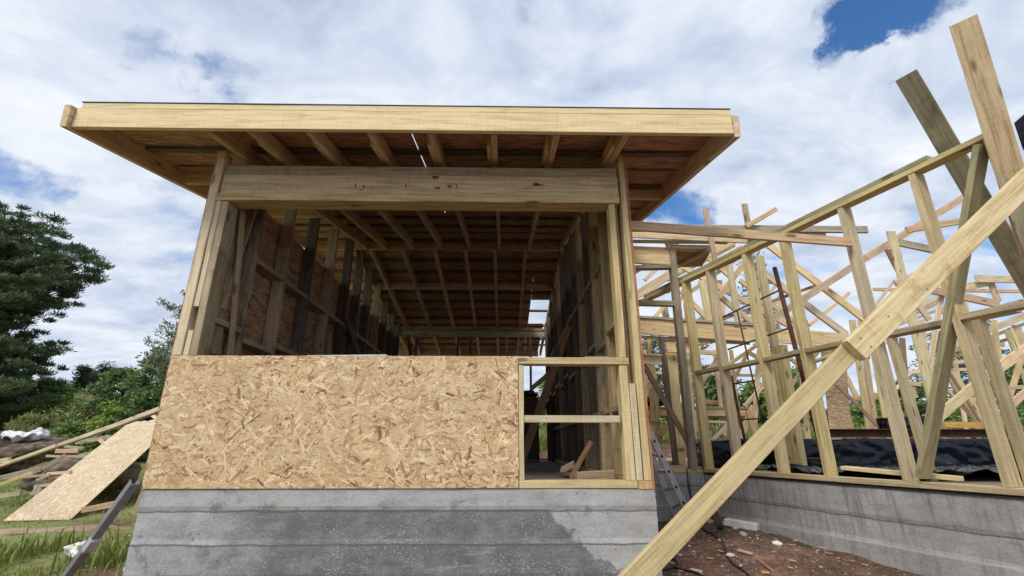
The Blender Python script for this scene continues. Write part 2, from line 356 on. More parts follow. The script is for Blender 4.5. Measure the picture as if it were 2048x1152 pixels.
def strand_panel(name, w_, h_, T, n, Mx, parent=None, pal=None, size=1.0, seed=1, emboss=.0011):
    """strand board: a core slab and n pressed wood strands as real thin flakes over the face (local XY, face at +Z)"""
    r = np.random.RandomState(seed)
    pal = pal or [((.62, .44, .22), 5), ((.70, .53, .29), 5), ((.56, .37, .17), 4), ((.76, .61, .38), 3), ((.47, .28, .12), 1.6), ((.36, .19, .085), .7), ((.25, .12, .06), .25)]
    wts = np.array([p[1] for p in pal]); wts = wts/wts.sum(); pc = np.array([p[0] for p in pal])
    vs = [(0, 0, 0), (w_, 0, 0), (w_, h_, 0), (0, h_, 0), (0, 0, -T), (w_, 0, -T), (w_, h_, -T), (0, h_, -T)]
    fs = [(0, 1, 2, 3), (7, 6, 5, 4), (0, 4, 5, 1), (1, 5, 6, 2), (2, 6, 7, 3), (3, 7, 4, 0)]
    cols = [pc[2]]*6
    for i in range(n):
        cx, cy = r.uniform(-.01, w_+.01), r.uniform(-.01, h_+.01)
        L = r.uniform(.04, .135)*size; B = r.choice([.004, .008, .013, .019, .028], p=[.26, .28, .24, .15, .07])*size
        ang = r.normal(0, .75) if r.rand() < .72 else r.uniform(0, math.pi)
        ca, sa = math.cos(ang), math.sin(ang)
        pts = []
        for (u, v_) in ((-.5, -.5), (-.15, -.5), (.2, -.5), (.5, -.45), (.5, .4), (.15, .5), (-.2, .5), (-.5, .5)):
            uu = u*L*(1+r.uniform(-.16, .16)); vv = v_*B*(1+r.uniform(-.35, .25))
            pts.append([cx+uu*ca-vv*sa, cy+uu*sa+vv*ca])
        pts = np.array(pts); pts[:, 0] = np.clip(pts[:, 0], 0.0005, w_-.0005); pts[:, 1] = np.clip(pts[:, 1], 0.0005, h_-.0005)
        if np.ptp(pts[:, 0]) < .003 or np.ptp(pts[:, 1]) < .003: continue
        z0 = .0002+emboss*(i/n); tx, ty = r.normal(0, .012, 2)
        b = len(vs)
        for q in pts: vs.append((q[0], q[1], z0+max(0, abs(emboss*.25)+tx*(q[0]-cx)+ty*(q[1]-cy))*.5))
        fs.append(tuple(range(b, b+8)))
        c = pc[r.choice(len(pal), p=wts)]*(1+r.normal(0, .07)); cols.append(c)
    if size > 1.0 and n > 9000:
        for X in (.03, .64, 1.24, 1.85, 2.42):
            for Y_ in (.05, .22, .40, .60, .82):
                a_, b_ = X+r.normal(0, .006), Y_+r.normal(0, .02); b = len(vs)
                for k in range(6): vs.append((a_+.0042*math.cos(k*1.047), b_+.0042*math.sin(k*1.047), emboss+.0008))
                fs.append(tuple(range(b, b+6))); cols.append(np.array((.07, .06, .055)))
    o = meshobj(name, vs, fs, 'strand', parent, Mx)
    me = o.data; at = me.color_attributes.new('strand', 'FLOAT_COLOR', 'CORNER')
    buf = np.ones((len(me.loops), 4), np.float32); k = 0
    for f_, c in zip(fs, cols): buf[k:k+len(f_), :3] = np.clip(c, 0, 1); k += len(f_)
    at.data.foreach_set('color', buf.ravel())
    return o
def mat4(o, x, y):
    x = x.normalized(); z = x.cross(y).normalized(); y = z.cross(x)
    return Matrix(((x.x, y.x, z.x, o.x), (x.y, y.y, z.y, o.y), (x.z, y.z, z.z, o.z), (0, 0, 0, 1)))
def concwall(name, A, B, zt, zb, th, mat, parent, zj, out, seed=0):
    """board-formed wall: front grid with courses standing a few mm apart, joints and ragged arrises"""
    A, B = V(A), V(B); L = (B-A).length; dx = (B-A)/L; out = V(out)
    nx = max(4, int(L/.022)); zs = []
    ed = [zt]+[z for z in zj if zb < z < zt]+[zb]
    for i in range(len(ed)-1):
        k = max(3, int((ed[i]-ed[i+1])/.025))
        for j in range(k): zs.append((ed[i]+(ed[i+1]-ed[i])*(j/k if j else .012), i))
    zs.append((zb, len(ed)-2)); zs[0] = (zt, 0)
    offs = [(.004, -.003, .005, 0, .003)[i % 5]+seed*.0007 for i in range(len(ed))]
    vs, fs = [], []; nr = len(zs)
    for (z, c) in zs:
        for i in range(nx+1):
            P = A+dx*(L*i/nx)
            d = offs[c]+noise.noise(V((i*.06+seed, z*4, 2)))*.004+noise.noise(V((i*.7+seed, z*40, 9)))*.0012
            e = (i == 0) or (i == nx)
            if e: P = P + dx*noise.noise(V((seed, z*25, 5+i)))*.008
            vs.append(V((P.x, P.y, z))+out*d)
    for r_ in range(nr-1):
        for i in range(nx): a = r_*(nx+1)+i; fs.append((a, a+nx+1, a+nx+2, a+1))
    b = len(vs)
    for r_ in (0, nr-1):
        for i in (0, nx):
            v = vs[r_*(nx+1)+i]; vs.append(v-out*th)
    tl, tr, bl, br = 0, nx, (nr-1)*(nx+1), nr*(nx+1)-1
    fs += [tuple([b, b+1]+list(range(nx, -1, -1))), tuple([b+3, b+2]+list(range(bl, br+1))),
           tuple([r_*(nx+1) for r_ in range(nr)]+[b+2, b]), tuple([r_*(nx+1)+nx for r_ in range(nr-1, -1, -1)]+[b+1, b+3]), (b, b+2, b+3, b+1)]
    return meshobj(name, vs, fs, mat, parent)

# ================================================================== TERRAIN AND FLOORS
def sm(a, b, x): t = max(0.0, min(1.0, (x-a)/(b-a))); return t*t*(3-2*t)
def gz(x, y):
    z = -.76 + 0.10*sm(.5, 3, y)*sm(3, 4, x) - .30*sm(-1.5, -4.5, y)
    left = sm(3.0, -1.0, x)
    z += left*(.10*sm(-2, 2, y)+.62*sm(3, 11, y)+.4*sm(11, 30, y))
    right = sm(-1, 3.0, x)
    z += right*(1.05*sm(11.0, 12.6, y)+.25*sm(14, 30, y))
    z += .22*math.exp(-((x-4.3)**2/.5+(y-1.0)**2/.8)) + .09*sm(4.2, 5.0, x)*sm(-1, .5, y) + .05*sm(1.5, 2.8, y)*sm(3.2, 3.6, x)
    z += noise.noise(V((x*.35, y*.35, 1)))*.09*sm(0, 8, abs(y)+abs(x)) + noise.noise(V((x*1.6, y*1.6, 3)))*.035 + noise.noise(V((x*6, y*6, 8)))*.016 + (noise.noise(V((x*3.1, y*3.1, 5)))*.03 if x > 3.3 else 0)
    return z
def axisv(lo, hi, f0, f1, near, far):
    o = []; t = lo
    while t < hi:
        o.append(t); t += near if f0 <= t <= f1 else near+min(far, .12*min(abs(t-f0), abs(t-f1))+near)
    o.append(hi); return o
xs = axisv(-120, 130, -6, 8, .10, 8); ys = axisv(-14, 160, -1, 8, .10, 8)
gv = [(x, y, gz(x, y)) for y in ys for x in xs]; nx_ = len(xs)
gf = [(j*nx_+i, j*nx_+i+1, (j+1)*nx_+i+1, (j+1)*nx_+i) for j in range(len(ys)-1) for i in range(nx_-1)]
m, t, p = newmat('ground_soil_and_turf')
geo = t.add('ShaderNodeNewGeometry').outputs['Position']; sp_ = t.add('ShaderNodeSeparateXYZ', inp={0: geo})
gn = t.noise(geo, 2.5, 8, .65); gfn = t.noise(geo, 22, 6, .65)
soil = t.ramp(t.math('ADD', t.math('MULTIPLY', gn, .5), t.math('MULTIPLY', gfn, .5)), [(.36, (.045, .022, .014)), (.5, (.135, .070, .044)), (.60, (.25, .145, .095))])
pb_ = t.add('ShaderNodeTexVoronoi', inp={'Vector': geo, 'Scale': 38.0})
soil = t.mix(t.math('MULTIPLY', t.mapr(pb_.outputs[0], .12, .25, 1, 0), t.mapr(t.noise(geo, 3.1, 4), .50, .60, 0, .8)), soil, (.36, .33, .30))
turf = t.ramp(gfn, [(.3, (.10, .115, .03)), (.5, (.20, .23, .065)), (.7, (.33, .32, .13))])
xw = t.math('ADD', sp_.outputs[0], t.math('MULTIPLY', t.math('SUBTRACT', gn, .5), 1.6))
yw = t.math('ADD', sp_.outputs[1], t.math('MULTIPLY', t.math('SUBTRACT', gn, .5), 1.6))
gm = t.mapr(xw, -1.35, -.75, 1, 0, True)
gm = t.math('MULTIPLY', gm, t.mapr(t.noise(geo, 1.1, 5), .36, .46, .55, 1))
far = t.mapr(yw, 12.3, 12.9, 0, 1); gm = t.math('MAXIMUM', gm, far)
t.l.new(t.mix(gm, soil, turf), p.inputs['Base Color']); p.inputs['Roughness'].default_value = .95
bump(t, p, t.math('ADD', gn, t.math('MULTIPLY', gfn, .6)), .9, .03)
M['ground'] = m
g = meshobj('ground', gv, gf, 'ground', smooth=True); tag(g, kind='structure')
def on(x, y, dz=0.0): return V((x, y, gz(x, y)+dz))

# ================================================================== THE MAIN TIMBER BUILDING
H = empty('timber_house', (0, 0, -.76), 'open-fronted timber house frame with strand board front on a cast concrete base', 'house frame')
XR = 3.335
concwall('concrete_foundation', (-.012, 0.012, 0), (XR+.012, 0.012, 0), -.004, -1.1, .22, 'conc', H, ZJ, (0, -1, 0), 1)
concwall('concrete_foundation', (XR+.010, .236, 0), (XR+.010, 6.7, 0), -.008, -1.1, .18, 'conc3', H, (-.2, -.42), (1, 0, 0), 2)
concwall('concrete_foundation', (-.008, 6.7, 0), (-.008, .236, 0), -.008, -1.1, .18, 'conc3', H, (-.2, -.42), (-1, 0, 0), 4)
M['floor'] = wood('floor_boards', (.11, .095, .075), (.24, .21, .17), (.06, .05, .04), .5, knots=False)
for i in range(24):
    box('floor_board', (.14, .20+i*.272, -.03+rnd.uniform(-.001, .001)), (XR-.14, .466+i*.272, -.006), 'floor', H, along=0, wob=.0005)
# the strand board front sheet, then timber around the opening
strand_panel('strand_board', 2.456, .874, .0115, 17500, mat4(V((-.013, -.0015, .002)), V((1, 0, 0)), V((0, 0, 1))), H, seed=3, size=1.02, pal=[((.62, .435, .235), 5), ((.68, .505, .285), 5), ((.55, .37, .185), 4), ((.77, .62, .39), 3), ((.46, .275, .13), 2.2), ((.36, .19, .09), 1.2), ((.24, .115, .06), .5)])
def fb(name, x1, x2, z1, z2, y1, y2, mat, along=None, **k): return box(name, (x1, y1, z1), (x2, y2, z2), mat, H, along=along, **k)
fb('bottom_plate', 2.447, 3.232, -.002, .046, .0, .12, 'green')
fb('packing_block', 3.238, XR-.003, -.006, .045, .001, .12, 'orange')
fb('window_sill', 2.446, 3.235, .820, .868, -.004, .10, 'green')
fb('rail', 2.484, 3.145, .418, .466, .004, .05, 'green')
fb('stud', 2.446, 2.481, .049, .817, .004, .09, 'green', 2)
fb('stud', 3.165, 3.225, .049, .817, .006, .12, 'green', 2)
fb('stud', 3.178, 3.225, .871, 2.105, .006, .12, 'green', 2)
fb('packing_strip', 3.230, 3.272, .049, .685, .004, .09, 'pale', 2)
fb('stud', 3.280, 3.328, .049, 2.56, .0, .11, 'green', 2)
fb('stud', 3.240, 3.262, .690, 2.40, .075, .12, 'inner', 2)
# left corner group
fb('corner_trim', -.013, .052, .880, 2.56, -.004, .10, 'pine', 2)
fb('packing_strip', .056, .096, 1.242, 2.115, .006, .08, 'pale', 2)
fb('packing_strip', .056, .096, .880, 1.062, .006, .08, 'pale', 2)
fb('packing_strip', .058, .094, .880, 2.10, .10, .13, 'inner', 2)
fb('stud', .101, .155, .880, 2.105, .002, .145, 'grey', 2)
fb('stud', .002, .05, .05, .876, .02, .12, 'inner', 2)
for x in (.62, 1.22, 1.83, 2.40): fb('stud', x, x+.045, .05, .80, .004, .10, 'inner', 2)
fb('bottom_plate', .0, 2.44, -.002, .046, .002, .12, 'inner')
fb('window_sill', .16, 2.44, .805, .852, .002, .12, 'inner')
# header over the opening
fb('window_head', .05, 3.262, 2.112, 2.172, -.010, .150, 'header')
fb('header_beam', .075, 3.262, 2.176, 2.350, .000, .050, 'header')
fb('top_plate', .060, 3.262, 2.354, 2.446, .018, .160, 'grey')
fb('header_beam', .075, 3.262, 2.176, 2.350, .075, .125, 'inner')
# knots and nail streaks that the header really has
M['knot'] = simple('knot_wood', (.09, .055, .03), (.20, .12, .06), 30, .7)
def disc(name, c, rx, rz, mat, parent, y):
    vs = [(rx*math.cos(a)*(1+.12*math.sin(3*a)), 0, rz*math.sin(a)) for a in [i*math.pi/7 for i in range(14)]]
    vs2 = [(x, .004, z) for (x, _, z) in vs]
    return meshobj(name, vs+vs2, [tuple(range(13, -1, -1))]+[(i, (i+1) % 14, (i+1) % 14+14, i+14) for i in range(14)], mat, parent, Matrix.Translation((c[0], y, c[1])))
for (x, y, rx, rz) in ((871, 355, .030, .016), (875, 376, .024, .011), (899, 373, .020, .013), (1072, 369, .030, .017), (1080, 370, .034, .006), (812, 372, .005, .022), (913, 373, .005, .02), (711, 371, .005, .024), (727, 374, .006, .022), (722, 380, .012, .006)):
    q = atY(x, y, 0); disc('knot', (q.x, q.z), rx, rz, 'knot', H, -.0015)
# side walls (X from 0 to .12 and from 3.21 to 3.33)
ysl = [.17, .60, 1.19, 1.80, 2.43, 3.08, 3.60, 4.16, 4.75, 5.35, 5.95, 6.50]
def roofz(y): return 2.50+.19*y if y < 3.47 else 3.159-.153*(y-3.47)
def wallside(x0, x1, ys_, sheath_x, topz, mat_s):
    inner = x1 if x0 < 1 else x0
    for i, y in enumerate(ys_):
        if y < .5: continue
        z = roofz(y)+.06
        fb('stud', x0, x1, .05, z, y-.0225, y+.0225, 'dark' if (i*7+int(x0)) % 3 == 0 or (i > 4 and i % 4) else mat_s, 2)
    box('bottom_plate', (x0, .13, 0), (x1, 6.6, .045), mat_s, H, along=1)
    for i in range(len(ys_)-1):
        a, b = ys_[i]+.024, ys_[i+1]-.024
        if a < .5: a = .15
        if i > 0: box('noggin', (x0+.004, a, 1.835), (x1-.004, b, 1.882), mat_s, H, along=1)
        zz = 1.17 if i % 2 == 0 else 1.10
        box('noggin', (x0+.004, a, zz), (x1-.004, b, zz+.045), mat_s, H, along=1)
        box('noggin', (x0+.004, a, .52), (x1-.004, b, .565), mat_s, H, along=1)
    for y in [0.0, 1.22, 2.44, 3.66, 4.88, 6.10]:
        y2 = min(y+1.217, 6.6)
        lo = (sheath_x[0], y+.002, .0); hi = (sheath_x[1], y2, topz)
        o = box('sheathing_board', (-.001, -.001, -.001), (.001, .001, .001), 'osb_in', H)
        bpy.data.objects.remove(o)
        a = V((sheath_x[0], y+.002 if y else .006, .0)); L = y2-y-.003
        quadslab('sheathing_board', [a, a+V((0, L, 0)), a+V((0, L, topz)), a+V((0, 0, topz))], sheath_x[1]-sheath_x[0], 'osb_in', H)
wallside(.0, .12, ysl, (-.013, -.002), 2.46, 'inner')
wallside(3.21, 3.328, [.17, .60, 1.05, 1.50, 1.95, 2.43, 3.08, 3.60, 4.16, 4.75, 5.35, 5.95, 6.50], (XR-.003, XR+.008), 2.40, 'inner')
# wide boards stood flat against the side walls near the front
board('wall_brace', (.062, .30, 1.30), (.062, .52, 2.50), (1, 0, 0), .10, .028, 'inner', H)
board('wall_brace', (.075, .34, .95), (.075, .22, 2.40), (0, 1, 0), .12, .022, 'inner', H)
board('wall_brace', (.135, .47, .86), (.135, .20, 2.40), (1, 0, 0), .03, .045, 'grey', H)
board('wall_brace', (.140, 3.1, 1.95), (.140, 5.9, .35), (0, 0, 1), .12, .03, 'dark', H)
board('wall_brace', (.140, 2.5, 1.6), (.140, 3.0, .1), (0, 1, 0), .07, .03, 'inner', H)
for i, y in enumerate((.30, .85, 1.30, 1.72, 2.2)):
    board('packing_board', (3.27, y, .05), (3.27, y+.02, roofz(y)-(.15, .6, .4, .75, .3)[i]), (0, 1, 0), (.10, .14, .16, .14, .13)[i], .028, 'inner', H)
fb('packing_board', 3.212, 3.322, .96, 1.20, .135, .175, 'pine', 2)
# red-edged sheathing strip at the right front corner
quadslab('board_edge', [V((XR-.004, -.002, -.008)), V((XR+.006, -.002, -.008)), V((XR+.006, -.002, 2.56)), V((XR-.004, -.002, 2.56))], -.010, 'redge', H)
0 and quadslab('board_edge', [V((-.014, .0, .88)), V((-.002, .0, .88)), V((-.002, .0, 2.56)), V((-.014, .0, 2.56))], -.006, 'redge', H)
# back wall with its beam
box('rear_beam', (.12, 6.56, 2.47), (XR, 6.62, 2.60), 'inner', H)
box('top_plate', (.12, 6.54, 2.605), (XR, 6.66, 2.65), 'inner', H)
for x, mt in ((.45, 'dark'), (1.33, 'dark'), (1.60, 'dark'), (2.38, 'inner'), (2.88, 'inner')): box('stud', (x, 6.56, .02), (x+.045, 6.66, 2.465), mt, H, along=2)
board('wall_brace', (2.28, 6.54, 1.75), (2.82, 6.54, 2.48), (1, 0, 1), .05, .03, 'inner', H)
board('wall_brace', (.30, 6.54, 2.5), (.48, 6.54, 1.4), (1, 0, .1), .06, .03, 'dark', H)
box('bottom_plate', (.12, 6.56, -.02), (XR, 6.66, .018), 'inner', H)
# ---- roof
RX0, RX1 = -.735, 4.0; RH = .118; YR = 3.47; YB = 8.45
def fz(y): return 2.50+.19*y
def rz(y): return 3.159-.153*(y-YR)
for i, x in enumerate((.20, .50, .92, 1.36, 1.80, 2.26, 2.72, 3.23)):
    board('rafter', (x, -.462, fz(-.462)+RH/2), (x, YR-.02, fz(YR)+RH/2), (0, 0, 1), RH, .045, 'rafter', H)
    if 0 < i: board('packing_block', (x-.043, -.25, fz(-.25)+RH/2+.006), (x-.043, .10, fz(.10)+RH/2+.006), (0, 0, 1), RH-.02, .036, 'rafter', H)
for x in (-.02, .24, .74, 1.24, 1.72, 2.19, 2.67, 3.25):
    board('rafter', (x, YR+.02, rz(YR)+RH/2), (x, YB-.03, rz(YB)+RH/2), (0, 0, 1), RH, .045, 'rafter', H)
bx_ = [-.69, .20, .50, .92, 1.36, 1.80, 2.26, 2.72, 3.23, 3.96]
for a, b in zip(bx_[:-1], bx_[1:]):
    box('blocking', (a+.024, YR-.018, fz(YR)+.004), (b-.024, YR+.018, fz(YR)+RH-.002), 'rafter', H, along=0)
xr = [-.69, -.02, .24, .74, 1.24, 1.72, 2.19, 2.67, 3.25, 3.96]
for yy in (4.78,):
    for a, b in zip(xr[:-1], xr[1:]): box('blocking', (a+.024, yy, rz(yy)-.002), (b-.024, yy+.04, rz(yy)+RH-.004), 'rafter', H, along=0)
for yy in (.95, 2.1): box('blocking', (3.255, yy, fz(yy)+.01), (3.955, yy+.045, fz(yy)+RH-.004), 'rafter', H, along=0)
for yy in (.6, 1.7): box('blocking', (-.685, yy, fz(yy)+.01), (.175, yy+.045, fz(yy)+RH-.004), 'rafter', H, along=0)
k = 0
yy = -.28
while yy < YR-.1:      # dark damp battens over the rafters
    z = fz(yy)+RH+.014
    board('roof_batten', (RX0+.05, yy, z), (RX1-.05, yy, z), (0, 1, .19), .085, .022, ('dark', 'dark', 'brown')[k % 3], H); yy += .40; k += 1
yy = YR+.15
while yy < YB-.1:
    z = rz(yy)+RH+.014
    board('roof_batten', (RX0+.05, yy, z), (2.845 if (5.6 < yy < 6.0 or 6.3 < yy < 6.7) else RX1-.05, yy, z), (0, 1, -.153), .085, .022, ('dark', 'brown', 'dark')[k % 3], H); yy += .40; k += 1
def rsheet(x0, x1, y0, y1, zf, holes=False):
    z = lambda y: zf(y)+RH+.042
    quadslab('roof_board', [V((x0, y0, z(y0))), V((x1, y0, z(y0))), V((x1, y1, z(y1))), V((x0, y1, z(y1)))], .011, 'osb_roof', H)
for (x0, x1) in ((RX0, 1.593), (1.606, RX1)):
    for (a, b) in ((-.50, .719), (.722, 1.94)): rsheet(x0, x1, a, b, fz)
for (x0, x1) in ((RX0, .55), (.553, 2.99), (3.0, RX1)):
    rsheet(x0, x1, 1.943, YR, fz)
for (x0, x1) in ((RX0, 1.22), (1.223, RX1)): rsheet(x0, x1, YR, 4.68, rz)
for (x0, x1) in ((RX0, .735), (.747, 2.865)):
    rsheet(x0, x1, 4.683, 5.80, rz); rsheet(x0, x1, 5.803, 6.95, rz); rsheet(x0, x1, 6.953, YB, rz)
rsheet(2.868, RX1, 4.683, 5.55, rz); rsheet(2.868, 3.2, 6.75, YB, rz)
# membrane on top, fascia, trim and barge boards
for (x0, x1, y0, y1, zf) in ((RX0+.002, 1.590, -.462, YR, fz), (1.610, RX1-.002, -.462, YR, fz), (RX0+.002, 2.86, YR, YB, rz)):
    z = lambda y: zf(y)+RH+.051
    quadslab('roof_membrane', [V((x0, y0, z(y0))), V((x1, y0, z(y0))), V((x1, y1, z(y1))), V((x0, y1, z(y1)))], -.004, 'membrane', H)
box('fascia_board', (RX0+.004, -.505, 2.411), (RX1-.002, -.467, 2.571), 'fascia', H, n=8)
box('roof_membrane', (RX0+.02, -.508, 2.6235), (RX1+.004, -.455, 2.628), 'membrane', H, wob=0)
box('fascia_trim', (RX0+.03, -.502, 2.5735), (RX1+.006, -.470, 2.622), 'fascia', H)
for x, ye, z0_, z1_ in ((RX0-.024, -.540, 2.392, 3.185), (RX1+.024, -.51, 2.385, 3.235)):
    bh = .172
    board('barge_board', (x, ye, z0_+bh/2), (x, YR, z1_+bh/2), (0, 0, 1), bh, .045, 'pine', H, skew=(.12, 0))
    board('barge_board', (x, YR+.003, z1_+bh/2), (x, YB, rz(YB)+.06+bh/2-.05), (0, 0, 1), bh, .045, 'pine', H)
box('fascia_board', (RX0, YB-.02, rz(YB)-.01), (3.2, YB+.02, rz(YB)+.15), 'rafter', H)

# ================================================================== THE SIDE WING: open stud wall on its own foundation
WG = empty('stud_wall', on(5.2, 1.6), 'long open stud wall with doubled top plate on the streaked concrete foundation at the right', 'wall frame')
def wp(s, off, z): q = WB+WD*s+WN*off; return V((q.x, q.y, z))
def sof(x, y): q = atW(x, y); return (q-WB).dot(WD)
SC = (V((4.814, 2.83, 0))-WB).dot(WD); S0 = -2.2
concwall('concrete_foundation', wp(SC, 0.006, 0), wp(S0, .006, 0), -.062, -1.2, .2, 'conc2', WG, (-.31, -.50, -.70), -WN, 6)
quadslab('damp_proof_strip', [wp(SC, -.012, -.058), wp(S0, -.012, -.058), wp(S0, .16, -.058), wp(SC, .16, -.058)], .012, 'black', WG)
board('sill_plate', wp(SC-.01, .05, -.024), wp(S0, .05, -.024), WN, .12, .045, 'green', WG)
ztop = 2.42
board('top_plate', wp(SC+1.05, .05, ztop+.0225), wp(-.52, .05, ztop+.0225), WN, .115, .045, 'green', WG)
board('top_plate', wp(SC+.9, .052, ztop+.069), wp(-.12, .052, ztop+.069), WN, .115, .043, 'mossy', WG)
board('top_plate', wp(-.13, .05, ztop+.0225+.001), wp(S0, .05, ztop+.0225+.001), WN, .113, .044, 'green', WG) if False else None
studs = [(1409, 930), (1447, 780), (1530, 770), (1615, 760), (1716, 570), (1912, 640)]
ss = [sof(*q) for q in studs] + [sof(1975, 285)]
for i, s in enumerate(ss):
    board('stud', wp(s, .062, 0.0), wp(s+rnd.uniform(-.008, .008), .062, ztop), WN, .126, .051, ('green', 'green', 'green', 'green', 'green', 'green', 'mossy')[i], WG)
for s in (-.95, -1.4, -1.85): board('stud', wp(s, .055, 0.0), wp(s, .055, ztop), WN, .11, .045, 'green', WG)
zn = [1.165, 1.150, 1.158, 1.162, 1.168, 1.176]
al_ = [SC]+ss
for i in range(len(ss)-1):
    a, b = ss[i]-.025, ss[i+1]+.025
    board('noggin', wp(a, .05, zn[i]), wp(b, .05, zn[i]+rnd.uniform(-.01, .01)), WN, .10, .045, ('mossy', 'mossy', 'grey', 'grey', 'grey', 'green')[i], WG)
board('noggin', wp(ss[6]-.02, .05, 1.19), wp(-1.5, .05, 1.2), WN, .10, .045, 'grey', WG)
# V brace: from the sill up to the top plate, proud of the studs
a, b = atW(1846, 955, .03), atW(1964, 292, .03)
board('diagonal_brace', a, b, WN, .125, .048, 'mossy', WG)
# second, parallel frame just behind it
W2 = empty('stud_wall', on(5.9, 1.9), 'second open stud wall just behind the long one, its narrow pale studs showing between', 'wall frame')
for (x1, y1, x2, y2, w_) in ((1513, 512, 1575, 880, 9), (1557, 690, 1592, 905, 13), (1775, 672, 1836, 885, 12), (1950, 640, 2030, 885, 19), (1600, 640, 1630, 800, 9)):
    pb('stud', x1, y1, x2, y2, w_, ('W', .62), 'green', W2, T=.09)
pb('noggin', 1778, 671, 2030, 620, 7, ('W', .62), 'green', W2, T=.09)
pb('noggin', 1590, 735, 1780, 668, 6, ('W', .64), 'pine', W2, T=.05)

# ================================================================== LINK WALL between the two, facing the camera
LK = empty('link_wall_frame', on(4.2, 2.9), 'short wall frame with deep lintel and small soffit between house and long stud wall', 'wall frame')
concwall('concrete_foundation', (XR+.02, 2.85, 0), (4.81, 2.85, 0), -.06, -1.2, .2, 'conc3', LK, (-.2, -.42), (0, -1, 0), 8)
box('sill_plate', (XR+.03, 2.85, -.056), (4.80, 2.95, -.008), 'green', LK)
pb('post', 1345, 496, 1389, 933, 13, ('Y', 2.84), 'grey', LK, T=.11)
pb('lintel', 1255, 508, 1340, 512, 34, ('Y', 2.86), 'pine', LK, T=.045)
pb('lintel_plate', 1255, 534, 1342, 532, 7, ('Y', 2.84), 'mossy', LK, T=.10)
pb('rail', 1255, 604, 1350, 606, 10, ('Y', 2.86), 'grey', LK, T=.08)
pb('wall_brace', 1288, 728, 1322, 788, 10, ('Y', 2.90), 'brown', LK, T=.03)
pb('wall_brace', 1322, 788, 1386, 900, 10, ('Y', 2.90), 'brown', LK, T=.03)
pb('top_plate', 1344, 493, 1424, 494, 8, ('Y', 2.84), 'green', LK, T=.10)
z0 = atY(1347, 498, 2.86).z
quadslab('soffit_board', [atZ(1347, 499, z0), atZ(1424, 499, z0), atZ(1404, 533, z0), atZ(1354, 535, z0)][::-1], .011, 'osb_roof', LK)
board('soffit_rafter', atZ(1353, 534, z0-.03), atZ(1418, 501, z0-.03), (0, 0, 1), .05, .04, 'rafter', LK)
pb('fascia_board', 1258, 466, 1512, 478, 17, ('Y', 2.72), 'pine', LK, T=.03)
pb('roof_batten', 1262, 482, 1455, 484, 6, ('Y', 2.80), 'scrap', LK, T=.03)
board('rafter', atY(1334, 492, 2.82), atY(1368, 476, 3.1), (0, 0, 1), .10, .045, 'pine', LK)
board('rafter', atY(1268, 545, 2.90), atY(1292, 530, 2.90), (0, 0, 1), .06, .045, 'rafter', LK)

